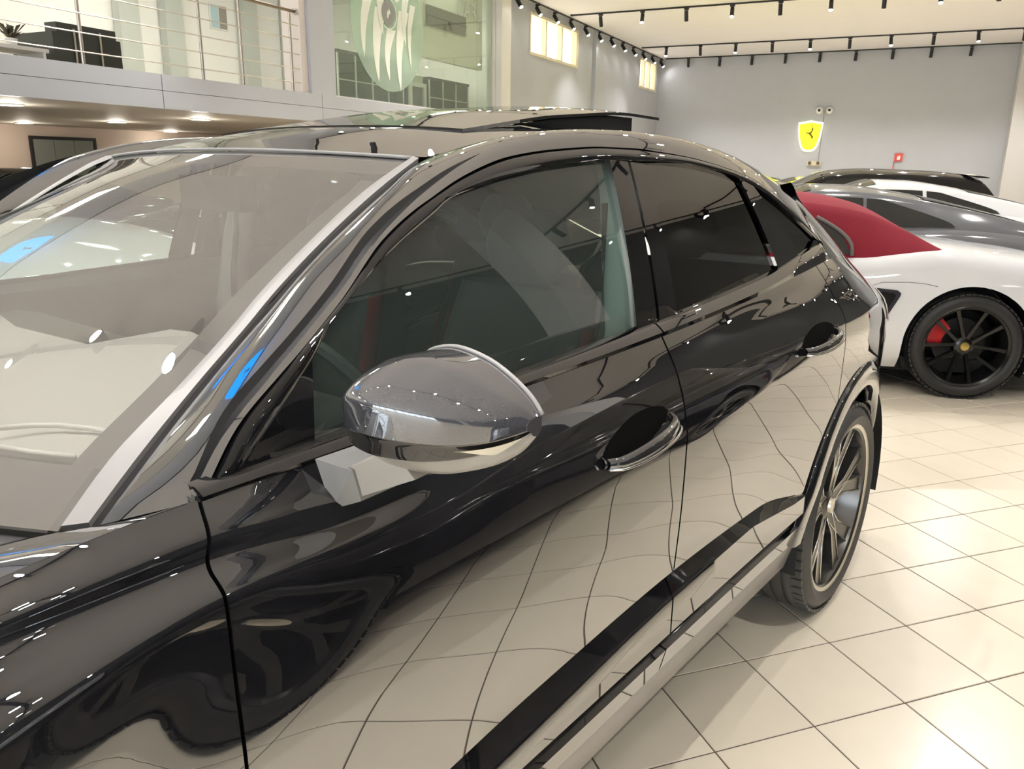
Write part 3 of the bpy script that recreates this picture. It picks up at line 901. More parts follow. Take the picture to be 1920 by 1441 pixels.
# ---- windscreen edge and pillar
def Yw(off):
    return lambda x, z: .68 - .15 * (z - 1.035) / .40 + off
WIN_IN = [(109, 996), (200, 870), (328, 735), (430, 622), (479, 562), (583, 454), (683, 362), (771, 300)]
WIN_OUT = [(170, 988), (258, 870), (374, 724), (470, 615), (516, 562), (625, 450), (733, 354), (789, 306)]
WIN_OUT = [(a[0] + k * (b[0] - a[0]), a[1] + k * (b[1] - a[1])) for a, b, k in zip(WIN_IN, WIN_OUT, (1, 1, 1, .92, .85, .75, .68, .7))]
win3 = np.array([HF.hit(u, v, Yw(0), .65) for u, v in WIN_IN])
wout3 = np.array([HF.hit(u, v, Yw(.022), .65) for u, v in WIN_OUT])
RX = [-.85, -.5, -.154, .188, .529, .823, 1.0, 1.33, 1.45, 1.58]
RY = [.56, .58, .595, .60, .60, .60, .595, .575, .560, .545]
RZ = [1.064, 1.19, 1.324, 1.41, 1.464, 1.486, 1.487, 1.470, 1.455, 1.430]
def Rr(x):
    return np.array([x, float(pchip(RX, RY, x)), float(pchip(RX, RZ, x))])
a = spline(win3, 40); b = spline(wout3, 40)
P = [[p for p in a]] + [[p * (1 - t) + q * t + np.array([0, .003, .007]) for p, q in zip(a, b)] for t in (.08, .5, .92)] + [[q for q in b]]
part('windscreen_trim', P, M_trim_grey, angle=60)
rail_in = np.concatenate([spline(wout3, 8), [Rr(x) for x in (1.50, 1.41, 1.30, 1.17, 1.05, .93, .82, .64, .48, .34, .18, .04, -.08)]])
a = byparam(rail_in, 121); b = byparam(gap3, 121)
P = []
for j in range(9):
    t = j / 8
    P.append([p * (1 - t) + q * t + np.array([.0, .55, .8]) * (float(np.interp(i, [0, 8, 40, 60, 84, 112, 120], [0, .010, .014, .028, .024, .008, .006])) * math.sin(math.pi * t) ** .8) for i, (p, q) in enumerate(zip(a, b))])
P.append([q - np.array([0, .03, .0]) for q in b])
part('roof_side_rail', P, P_black, angle=50)
# rear pillar between the quarter glass and the tail
P = []
xs = np.linspace(.24, -.86, 26)
lowc = np.array([[x, float(pchip(ST, CY[0], x)), float(pchip(ST, CZ[0], x))] for x in xs])
upc = np.array([Rr(x) for x in xs])
gtip = gap3[-1]
for j in range(11):
    t = j / 10
    row = []
    for i in range(26):
        p = lowc[i] * (1 - t) + upc[i] * t + np.array([0, .5, .6]) * (.006 * math.sin(math.pi * t))
        row.append(p)
    P.append(row)
part('rear_pillar_panel', P, P_black, angle=50)

# ---- build left parts and their mirror images
built = {}
for sgn in (1, -1):
    keys = {}
    for name, mb, mt, angle, parent, key, both in LEFT:
        if sgn < 0 and not both: continue
        dz = (lambda x: .028 * min(1, max(0, (x - 1.62) / .22))) if sgn < 0 and name in ('windscreen_trim', 'roof_side_rail') else (lambda x: 0)
        V = [(v[0], v[1] * sgn, v[2] - dz(v[0])) for v in mb.V]
        Fc = mb.F if sgn > 0 else [f[::-1] for f in mb.F]
        o = link(name, pym(name, V, Fc, True, angle), mt, keys.get(parent, suv))
        if key: keys[key] = o
    built[sgn] = keys

# ---- windscreen, roof, sunroof, tail
n = 28
Wl = spline(win3, 20)
def screen_pt(i, s, sink=0.0, k=1.0):
    t = i / 19
    k0 = min(18, int(i)); e = Wl[k0] + (Wl[k0 + 1] - Wl[k0]) * (i - k0)
    bow = .20 * (1 - t) + .05 * t + .02 * math.sin(math.pi * t)
    q = 1 - s * s
    return np.array([e[0] + bow * q - .3 * sink, e[1] * s, e[2] + (.005 * (1 - t) + (.014 * t + .012 * math.sin(math.pi * t))) * q - sink - (.028 * min(1, (1 - t) * 4) * abs(s) ** 1.5 if s < 0 else 0)])
MB().grid([[screen_pt(i, 2 * j / n - 1) for j in range(n + 1)] for i in range(20)]).build('windscreen', G_wind, suv, True)
mb = MB()
IN = [3] + list(range(4, 17)) + [17]
def ring_pts(lo, hi, s0):
    return [screen_pt(lo, s0 * (2 * j / n - 1)) for j in range(n + 1)]
def border(f):   # blend rows so that the band follows the rim
    return f
rowsB = []
for (i, sw) in ((19, 1.0), (18, .99), (17.6, .95)):
    rowsB.append([screen_pt(i, sw * (2 * j / n - 1), .004) for j in range(n + 1)])
mb.grid(rowsB)
for sg in (1, -1):
    mb.grid([[screen_pt(i, sg * (1 - .01 - .05 * q - (.02 if i == 17 else 0)), .004) for q in (0, .5, 1)] for i in range(2, 18)])
mb.grid([[screen_pt(i, .98 * (2 * j / n - 1), .004) for j in range(n + 1)] for i in (0, 1, 2)])
mb.build('windscreen_border', mat('frit_black', (.05, .045, .042), .6), suv, True)
mb = MB().path([screen_pt(19, s) + np.array([0, 0, .004]) for s in np.linspace(-1, 1, 30)], .0035, 6)
mb.build('windscreen_top_trim', M_trim_grey, suv, True)
def crown(x):
    return float(np.interp(x, [-.85, -.3, .2, .7, 1.05, 1.33, 1.5, 1.6], [.0, .008, .034, .056, .052, .038, .022, .012]))
def roof_pt(x, s, up=0.0):
    r = Rr(x)
    return np.array([x, r[1] * s, r[2] + crown(x) * (1 - abs(s) ** 2.2) + up])
n = 30
P = []
for i in range(31):
    row = []
    for j in range(n + 1):
        s = 2 * j / n - 1
        x1 = 1.555 + .05 * (1 - s * s)
        row.append(roof_pt(x1 + (-.10 - x1) * i / 30, s))
    P.append(row)
MB().grid(P).build('roof', P_black, suv, True)
# tilted sunroof glass; a black skirt stands in for the shaded gap below
def sun(x, s, up):
    t = (1.33 - x) / (1.33 - .53)
    r = Rr(x)
    return np.array([x, .43 * s, r[2] + crown(x) * (1 - abs(s * .72) ** 2.2) + .003 + .062 * t ** 1.3 + up])
top = [[sun(1.33 + .03 * (1 - (2 * j / 20 - 1) ** 2) * (1 - i / 20) - .80 * i / 20, 2 * j / 20 - 1, 0) for j in range(21)] for i in range(21)]
mb = MB().grid(top)
mb.grid([[p - np.array([0, 0, .007]) for p in row] for row in top][::-1])
edge = top[0] + [r[-1] for r in top] + top[-1][::-1] + [r[0] for r in top][::-1]
mb.grid([[p for p in edge], [p - np.array([0, 0, .007]) for p in edge]])
sr = mb.build('sunroof_panel', G_roof if False else coat('sunroof_gloss', (.015, .015, .015), .11, 1.6), suv, True, 30)
mb = MB()
pts = [(1.22, .41), (1.0, .415), (.8, .415), (.64, .41)]
for sg in (1, -1):
    a = [np.array([*roof_pt(x, sg * y / Rr(x)[1])]) for x, y in pts]
    mb.grid([[p - np.array([0, 0, .01]) for p in a], [sun(x, sg * y / .43, -.011) for x, y in pts]])
mb.grid([[roof_pt(.64, s * .41 / .6) - np.array([0, 0, .01]) for s in np.linspace(-1, 1, 12)], [sun(.64, s * .95, -.011) for s in np.linspace(-1, 1, 12)]])
mb.build('sunroof_gap_shade', M_seal, sr)
MB().grid([[roof_pt(x, s * .98) + np.array([0, 0, .001]) for s in np.linspace(-1, 1, 21)] for x in np.linspace(-.105, -.72, 14)]).build('rear_window', G_rear, suv, True)
P = [[roof_pt(x, s * 1.0) + np.array([0, 0, .03 * (1 - abs((x + .07) / .09)) if abs(x + .07) < .09 else 0]) for s in np.linspace(-1, 1, 21)] for x in np.linspace(.02, -.20, 9)]
MB().grid([[p + np.array([0, 0, .004]) for p in r] for r in P]).build('roof_spoiler', P_black, suv, True)
# tail: hatch skin and bumper wrap from side to side
def tail_x(z):
    return float(np.interp(z, [.28, .45, .70, .95, 1.07], [-.90, -.96, -.95, -.92, -.86]))
P = []
for z in np.linspace(.28, 1.015, 18):
    y0 = Yside(-.855, z) if z > .41 else Yside(-.855, .41) - (.41 - z) * .3
    row = []
    for j in range(25):
        a = math.pi * j / 24
        row.append(np.array([-.855 + (tail_x(z) + .855) * math.sin(a) ** .6, y0 * math.cos(a), z]))
    P.append(row)
MB().grid(P).build('tailgate', P_black, suv, True, 50)
M_tail = mat('tail_red', (.55, .02, .03), .15, coat=1)
for sg in (1, -1):
    mb = MB()
    P = []
    for z in np.linspace(.84, .98, 6):
        y0 = Yside(-.855, z)
        P.append([np.array([-.858 + (tail_x(z) + .851) * math.sin(a) ** .6 - .006, sg * (y0 * math.cos(a) + .006), z]) for a in np.linspace(-.0, 1.0, 10)])
    P = [[np.array([x, sg * (Yside(x, r[0][2]) + .005), r[0][2]]) for x in (-.70, -.76, -.81)] + r for r in P]
    mb.grid(P)
    mb.build('tail_light', M_tail, suv, True, 50)
# nose
P = []
for z in np.linspace(.24, .86, 14):
    y0 = Yside(3.475, max(z, .41))
    P.append([np.array([3.475 + float(np.interp(z, [.24, .5, .7, .86], [.10, .15, .13, .05])) * math.sin(math.pi * j / 24) ** .6, y0 * math.cos(math.pi * j / 24), z]) for j in range(25)])
MB().grid(P).build('front_bumper', P_black, suv, True, 50)
xs = np.linspace(2.36, 3.475, 24)
P = []
for x in xs:
    z0, y0 = float(pchip(ST, CZ[0], x)) - .022 + .03 * max(0, (x - 2.36) / 1.1), float(np.interp(x, [2.27, 2.6, 3.2, 3.48], [.635, .625, .595, .555]))
    P.append([np.array([x + (.22 * (1 - s * s) if x < 2.6 else .08 * (1 - s * s)) * (1 if x < 2.6 else 1), y0 * s, z0 + .05 * (1 - abs(s) ** 2.5)]) for s in np.linspace(-1, 1, 25)])
MB().grid(P).build('bonnet', P_black, suv, True, 50)
mb = MB().grid([[screen_pt(0, s) + np.array([dx, 0, dz]) for s in np.linspace(-1.08, 1.08, 25)] for dx, dz in ((-.03, -.01), (.03, -.012), (.07, -.035), (.14, -.06))])
mb.build('cowl_panel', M_black, suv, True)
mb = MB().path([(2.36, .60, 1.052), (2.40, .40, 1.062), (2.43, .1, 1.068), (2.43, -.1, 1.068)], .009, 8)
mb.build('wiper', M_black, suv, True, 40)
mb = MB()
mb.prism([(-.42, .35), (.42, .35), (.50, .62), (.40, .74), (-.40, .74), (-.50, .62)], 3.60, 3.64, axis=0)
mb.build('grille', P_gloss, suv)
for sg in (1, -1):
    P = [[np.array([x, sg * (Yside(x, z) + .004), z]) for x in np.linspace(3.22, 3.47, 8)] for z in (.68, .72, .76)]
    MB().grid(P).build('headlight', mat('headlight_lens', (.5, .52, .55), .05, metal=.6), suv, True)
# floor pan
MB().b2((-.75, -.78, .22), (3.3, .78, .30)).build('floor_pan', M_seal, suv)

# ---- wheels
def wheel(parent, loc, Rt, Rw, wd, style, flip=False, tyre_m=None, dark=None, light=None, caliper=None, hubcol=None):
    """a wheel with its axle along y, outer face towards +y"""
    tyre_m = tyre_m or M_tyre
    hw_ = wd / 2
    prof = [(Rw - .012, -hw_ + .02), (Rw + .005, -hw_ + .004), (Rw + .03, -hw_ - .004), (Rt - .035, -hw_ + .0), (Rt - .010, -hw_ + .018), (Rt, -hw_ + .045)]
    for g in (-.06, -.02, .02, .06):
        g *= wd / .255
        prof += [(Rt + .001, g - .006), (Rt - .007, g - .005), (Rt - .007, g + .005), (Rt + .001, g + .006)]
    prof += [(Rt, hw_ - .045), (Rt - .010, hw_ - .018), (Rt - .035, hw_), (Rw + .030, hw_ + .004), (Rw + .008, hw_ - .002), (Rw - .004, hw_ - .012)]
    tb = MB().lathe(prof, 72)
    rim = MB().lathe([(Rw - .012, hw_ - .03), (Rw + .004, hw_ - .010), (Rw - .004, hw_ - .006), (Rw - .018, hw_ - .016), (Rw - .03, hw_ - .05), (Rw - .05, -hw_ + .05), (Rw - .012, -hw_ + .02)], 64)
    wobj = rim.build('wheel', dark, parent, True, 35, loc)
    tb.build('tyre', tyre_m, wobj, True, 35)
    tr = MB()
    for k in range(60):
        a = 2 * math.pi * k / 60
        q = Matrix.Rotation(-a, 4, 'Y')
        for sg in (1, -1):
            tr.box((Rt * math.cos(a) - .005 * math.cos(a), sg * (hw_ - .028), Rt * math.sin(a) - .005 * math.sin(a)), (.010, .036, Rt * .080), Matrix.Rotation(-a, 3, 'Y'))
    o = tr.build('tread_blocks', tyre_m, wobj); o['kind'] = 'stuff'
    if light:
        MB().lathe([(Rw + .003, hw_ - .009), (Rw - .002, hw_ - .004), (Rw - .012, hw_ - .010)], 64).build('rim_edge', light, wobj, True)
    MB().lathe([(.001, hw_ - .20), (Rw * .62, hw_ - .20), (Rw * .62, hw_ - .175), (.001, hw_ - .175)], 40).build('brake_disc', (mat('disc_steel', (.45, .45, .45), .3, metal=1) if light else mat('disc_dark', (.05, .05, .05), .4, metal=1)), wobj, True, 40)
    yf = hw_ - .020
    n_sp, spread, wa = (5, R(15), .021) if style == 'twin' else (5, R(20), .010)
    for k in range(n_sp):
        a0 = 2 * math.pi * k / n_sp + .35
        polys = []
        if style == 'twin':
            for sg in (-1, 1):
                pa = a0 + sg * spread
                c0 = Vector((.05 * math.cos(a0), 0, .05 * math.sin(a0)))
                c1 = Vector((.13 * math.cos(a0 + sg * .10), 0, .13 * math.sin(a0 + sg * .10)))
                c2 = Vector(((Rw - .012) * math.cos(pa), 0, (Rw - .012) * math.sin(pa)))
                polys.append([c0, c1, c2])
        else:
            for sg in (-1, 1):
                pa = a0 + sg * spread
                c0 = Vector((.05 * math.cos(a0 + sg * .2), 0, .05 * math.sin(a0 + sg * .2)))
                c2 = Vector(((Rw - .012) * math.cos(pa), 0, (Rw - .012) * math.sin(pa)))
                polys.append([c0, (c0 + c2) / 2, c2])
        sp = MB(); ed = MB()
        for pl in polys:
            L, Rg = [], []
            for i, p in enumerate(pl):
                d = (pl[min(i + 1, 2)] - pl[max(i - 1, 0)]).normalized()
                nrm = Vector((-d.z, 0, d.x))
                wv = wa * (1.1 if i == 0 else (.85 if i == 1 else 1.25))
                dep = yf - (.030 if i == 0 else (.020 if i == 1 else .004))
                L.append((p + nrm * wv, dep)); Rg.append((p - nrm * wv, dep))
            V, Fc = [], []
            for (l, d1), (r_, d2) in zip(L, Rg):
                V += [(l.x, d1, l.z), (r_.x, d2, r_.z), (l.x, d1 - .045, l.z), (r_.x, d2 - .045, r_.z)]
            for i in range(2):
                b0, b1 = 4 * i, 4 * i + 4
                Fc += [(b0, b0 + 1, b1 + 1, b1), (b0 + 2, b1 + 2, b1 + 3, b0 + 3), (b0, b1, b1 + 2, b0 + 2), (b0 + 1, b0 + 3, b1 + 3, b1 + 1)]
            sp.add(V, Fc)
            if light:
                for side in (L, Rg):
                    ed.path([(q.x, dd + .001, q.z) for q, dd in side], .0032, 6)
        so = sp.build('spoke', dark, wobj)
        if light:
            ed.build('machined_edge', light, so, True)
    MB().lathe([(.001, yf - .02), (.030, yf - .022), (.060, yf - .034), (.070, yf - .07)], 28).build('hub', dark, wobj, True, 40)
    MB().lathe([(.001, yf - .012), (.026, yf - .014), (.030, yf - .024)], 24).build('centre_cap', hubcol or M_rimlight, wobj, True, 40)
    if caliper:
        P = []
        for k in range(9):
            a = R(caliper[1] - 28 + 56 * k / 8)
            P.append([(r_ * math.cos(a), y, r_ * math.sin(a)) for r_, y in ((Rw * .50, hw_ - .16), (Rw * .50, hw_ - .085), (Rw * .62, hw_ - .075), (Rw * .83, hw_ - .085), (Rw * .84, hw_ - .16))])
        MB().grid(P).build('brake_caliper', caliper[0], wobj, True, 35)
    if flip:
        wobj.rotation_euler = (0, 0, math.pi)
    return wobj
for x in (0.0, 2.68):
    for sg in (1, -1):
        wheel(suv, (x, sg * .775, .352), .352, .280, .255, 'twin', sg < 0, None, M_rimdark, M_rimlight, (mat('caliper_black', (.02, .02, .02), .3), 60))

# ---- door mirrors
MS = [(.898, 2.020, 1.180, 1.132), (.912, 2.050, 1.205, 1.120), (.938, 2.072, 1.224, 1.112), (.972, 2.076, 1.230, 1.108), (1.012, 2.064, 1.224, 1.110), (1.050, 2.036, 1.208, 1.119), (1.076, 2.000, 1.190, 1.136), (1.088, 1.965, 1.176, 1.154)]
def mir_ring(t):
    k = np.array([float(pchip(np.arange(8), [m_[c] for m_ in MS], t)) for c in range(4)])
    y, xf, zt, zbm = k
    h = zt - zbm
    xr_ = 1.94
    d = xf - xr_
    C = [(xr_, zt - .002), (xr_ + d * .45, zt), (xr_ + d * .90, zt - h * .16), (xf, zt - h * .30), (xf - .001, zt - h * .55), (xf - .004, zt - h * .58), (xf - .008, zt - h * .74), (xf - .014, zt - h * .76), (xr_ + d * .62, zbm + .004), (xr_ + d * .3, zbm), (xr_, zbm + .006)]
    return y, C
SEG = {'cap': (0, 4), 'band': (4, 6), 'low': (6, 10)}
def mir_surf(seg, nt=36, ns=10):
    i0, i1 = SEG[seg]
    P = []
    for a in range(nt + 1):
        t = 7 * a / nt
        y, C = mir_ring(t)
        zz = byparam(C, 101)
        row = []
        for j in range(ns + 1):
            q = i0 + (i1 - i0) * j / ns
            xz = zz[int(round(q * 10))]
            row.append(np.array([xz[0], y, xz[1]]))
        P.append(row)
    return P
def caps(P):
    """close both lateral ends of a lofted strip"""
    return P
mirror_defs = []
for sgn in (1, -1):
    def fl_(P): return [[np.array([p[0], p[1] * sgn, p[2]]) for p in r] for r in P]
    mo = MB().grid(fl_(mir_surf('cap', ns=16))).build('side_mirror', M_mirrorcap, suv, True, 40)
    MB().grid(fl_(mir_surf('band', ns=6))).build('mirror_band', P_gloss, mo, True, 40)
    MB().grid(fl_(mir_surf('low', ns=10))).build('mirror_lower_shell', M_mirror_low, mo, True, 40)
    for t, nm in ((0.0, 'inner_cap'), (7.0, 'outer_cap')):
        y, C = mir_ring(t)
        MB().prism([(c[0], c[1]) for c in C], sgn * (y - .001), sgn * (y + .001)).build('end_cover', M_mirrorcap, mo)
    rim_pts = []
    for a in range(25):
        y, C = mir_ring(7 * a / 24); rim_pts.append((y, C[0][1], C[-1][1]))
    P = [[np.array([1.955, sgn * y, zt]) for y, zt, z_ in rim_pts], [np.array([1.955, sgn * y, z_]) for y, zt, z_ in rim_pts]]
    MB().grid(P).build('mirror_glass', mat('mirror_silver', (.8, .82, .82), .02, metal=1), mo)
    MB().path([(1.938, sgn * y, zt + .001) for y, zt, z_ in rim_pts], .0028, 6).build('rim_edge', M_trim_grey, mo, True)
    # pale strip of the indicator
    P = []
    for t in np.linspace(5.0, 6.7, 14):
        y, C = mir_ring(t)
        f = (t - 5.0) / 1.7
        P.append([np.array([C[5][0] + .002, sgn * (y + .002), C[5][1] - .004]), np.array([C[6][0] + .003, sgn * (y + .003), C[5][1] - .004 - (.009 * (1 - abs(2 * f - 1)))])])
    MB().grid(P).build('indicator_strip', mat('indicator_lens', (.62, .56, .44), .15), mo, True)
    # arm
    A0 = [(1.915, .862, 1.042), (2.012, .874, 1.046), (2.028, .880, 1.090), (1.915, .862, 1.092)]
    A1 = [(1.925, .965, 1.094), (2.005, .968, 1.092), (2.018, .950, 1.124), (1.925, .950, 1.124)]
    V = [(p[0], p[1] * sgn, p[2]) for p in A0 + A1]
    MB().add(V, [(0, 1, 5, 4), (1, 2, 6, 5), (2, 3, 7, 6), (3, 0, 4, 7), (0, 3, 2, 1), (4, 5, 6, 7)]).build('mirror_arm', M_mirror_low, mo)
    B0 = [(1.91, .850, 1.034), (2.034, .860, 1.036), (2.048, .852, 1.100), (1.91, .846, 1.098)]
    V = [(p[0], p[1] * sgn, p[2]) for p in B0] + [(p[0], (p[1] + .012) * sgn, p[2]) for p in A0]
    MB().add(V, [(0, 1, 5, 4), (1, 2, 6, 5), (2, 3, 7, 6), (3, 0, 4, 7), (0, 3, 2, 1), (4, 5, 6, 7)]).build('mirror_foot', mat('mirror_foot_grey', (.20, .20, .20), .3), mo)

# ---- door handles
for sgn in (1, -1):
    for key, x0, x1, z0, z1 in (('fd', 1.525, 1.300, .956, .982), ('rd', .610, .375, .985, 1.004)):
        dr = built[sgn][key]
        P, C = [], []
        for k in range(17):
            t = k / 16
            x = x0 + (x1 - x0) * t
            z = z0 + (z1 - z0) * t
            out = .004 + .036 * math.sin(math.pi * min(1, max(0, t))) ** .45
            ys_ = Yside(x, z)
            h = .010 + .007 * math.sin(math.pi * t)
            P.append([np.array([x, sgn * (ys_ + out + .010 * ca), z + h * sa]) for ca, sa in [(math.cos(2 * math.pi * q / 10), math.sin(2 * math.pi * q / 10)) for q in range(11)]])
            hc = .030 * math.sin(math.pi * t) ** .6
            C.append([np.array([x, sgn * (Yside(x, z + .012 + hc * v) + .0015 - .0 * (1 - v * v)), z + .012 + hc * v]) for v in (-1, -.5, 0, .5, 1)])
        ho = MB().grid(P).build('door_handle', P_black, dr, True, 60)
        MB().grid(C).build('handle_cup_shade', mat('cup_shade_black', (.004, .004, .004), .9, spec=0.05), dr, True)  # flat black patch stands in for the shaded handle recess
        MB().path([(x0 + (x1 - x0) * k / 16, sgn * (Yside(x0 + (x1 - x0) * k / 16, z0) + .012 + .036 * math.sin(math.pi * k / 16) ** .45), z0 + (z1 - z0) * k / 16 - .008) for k in range(17)], .0025, 6).build('chrome_line', M_chrome, dr, True)

# ---- cabin
M_int = mat('interior_black', (.018, .018, .019), .6)
M_dash = mat('dash_pale_grey', (.50, .49, .46), .7)
M_red = mat('seat_red', (.42, .02, .03), .6)
M_seat = mat('seat_dark', (.035, .036, .038), .6)
M_liner = mat('headliner_grey', (.30, .30, .28), .9)
ds = MB().grid([[np.array([x, y, z]) for y in np.linspace(-.66, .66, 9)] for x, z in ((2.30, .99), (2.15, 1.025), (1.95, 1.045), (1.80, 1.058), (1.75, 1.045), (1.77, .95), (1.84, .70), (1.95, .45))]).build('dashboard', M_int, suv, True, 50)
top = [(0, 590, 1.062), (30, 612, 1.062), (165, 645, 1.065), (320, 617, 1.082), (360, 622, 1.082), (395, 640, 1.082), (430, 655, 1.080), (330, 735, 1.064), (230, 850, 1.048), (140, 858, 1.042), (0, 842, 1.038)]
tp = [HF.atZ(u, v, z) for u, v, z in top]
tp += [np.array([2.26, -.45, 1.035]), np.array([1.95, -.62, 1.058])]
MB().add([tuple(p) for p in tp] + [tuple(p - np.array([0, 0, .008])) for p in tp], [tuple(range(len(tp)))] + [(i, (i + 1) % len(tp), len(tp) + (i + 1) % len(tp), len(tp) + i) for i in range(len(tp))]).build('dash_top_cover', M_dash, ds)
for pl in (((0, 802), (60, 797), (110, 797), (170, 803), (232, 814)), ((0, 838), (60, 848), (140, 856))):
    MB().path([HF.atZ(u, v, 1.056) for u, v in pl], .004, 6).build('dash_piping', M_white, ds, True)
sw = MB()
ring_ = []
for k in range(33):
    a = 2 * math.pi * k / 32
    ring_.append((1.64 + .17 * math.sin(a) * .42, .36 + .185 * math.cos(a), .95 + .185 * math.sin(a) * .9))
sw.path(ring_, .015, 8)
sw.box((1.65, .36, .95), (.06, .34, .04)).box((1.65, .36, .90), (.05, .05, .14)).tube((1.65, .36, .94), (1.95, .36, .86), .035, 10)
sw.build('steering_wheel', M_int, suv, True, 40)
def seat(x, y, nm='seat'):
    """a car seat: cushion, backrest with side bolsters, headrest"""
    cush = MB().grid([[np.array([x + dx, y + w_ * s, .55 + h + (.04 if abs(s) == 1 else 0)]) for s in (-1, -.75, -.4, 0, .4, .75, 1)] for dx, h, w_ in ((.28, -.14, .24), (.28, .0, .25), (.1, .02, .26), (-.2, -.02, .26), (-.24, -.15, .25))])
    so = cush.build(nm, M_seat, suv, True, 60)
    bk = []
    for t in np.linspace(0, 1, 9):
        wv = .25 - .05 * t * t
        cx, cz_ = x - .20 - .20 * t, .52 + .62 * t
        ringp = []
        for q in range(17):
            a = 2 * math.pi * q / 16
            ringp.append(np.array([cx + .065 * (1 - .3 * t) * np.sign(math.cos(a)) * abs(math.cos(a)) ** .6, y + wv * np.sign(math.sin(a)) * abs(math.sin(a)) ** .6, cz_]))
        bk.append(ringp)
    bo = MB().grid(bk).build('backrest', M_seat, so, True, 60)
    for sg in (1, -1):
        MB().grid([[p + np.array([.008, sg * .004, 0]) for p in (r[3:6] if sg > 0 else r[11:14])] for r in bk[2:8]]).build('red_bolster', M_red, so, True)
    hr = []
    for t in np.linspace(0, 1, 7):
        k_ = math.sin(math.pi * (.12 + .76 * t)) ** .5
        hr.append([np.array([x - .39 - .02 * t + .055 * k_ * math.cos(2 * math.pi * q / 14), y + .125 * k_ * math.sin(2 * math.pi * q / 14), 1.15 + .17 * t]) for q in range(15)])
    MB().grid(hr).build('headrest', M_seat, so, True, 60)
for y in (.36, -.36):
    seat(1.42, y, 'front_seat')
for y in (.36, -.36):
    seat(.62, y, 'rear_seat')
for sg in (1, -1):
    # inner door cards and roof lining
    MB().grid([[np.array([x, sg * (Yside(x, max(.45, z)) - .09), z]) for x in np.linspace(.3, 2.15, 12)] for z in (.35, .6, .85, 1.02, 1.085)] + [[np.array([x, sg * (yb(x) - .02), zb(x) - .012]) for x in np.linspace(.3, 2.15, 12)]]).build('door_card', M_int, suv, True, 50)
    MB().path([(1.06, sg * .625, 1.435), (1.10, sg * .665, 1.36), (1.13, sg * .70, 1.2), (1.16, sg * .72, 1.0), (1.18, sg *   .72, .6)], .045, 8).build('inner_pillar', mat('pillar_lining', (.62, .63, .60), .8), suv, True)
    MB().path([(1.14, sg * .655, 1.35), (1.17, sg * .68, 1.1), (1.22, sg * .62, .75)], .010, 4).build('seat_belt', M_seat, suv)
P = [[roof_pt(x, s * .93) - np.array([0, 0, .035 + .02 * abs(s)]) for s in np.linspace(-1, 1, 17)] for x in np.linspace(1.50, -.35, 14)]
MB().grid(P).build('roof_lining', M_liner, suv, True)
MB().box((1.62, 0, 1.36), (.04, .22, .07)).tube((1.64, 0, 1.37), (1.66, 0, 1.42), .015, 8).build('rear_view_mirror', M_int, suv)
MB().b2((-.7, -.6, .80), (.25, .6, .84)).build('parcel_shelf', M_int, suv)
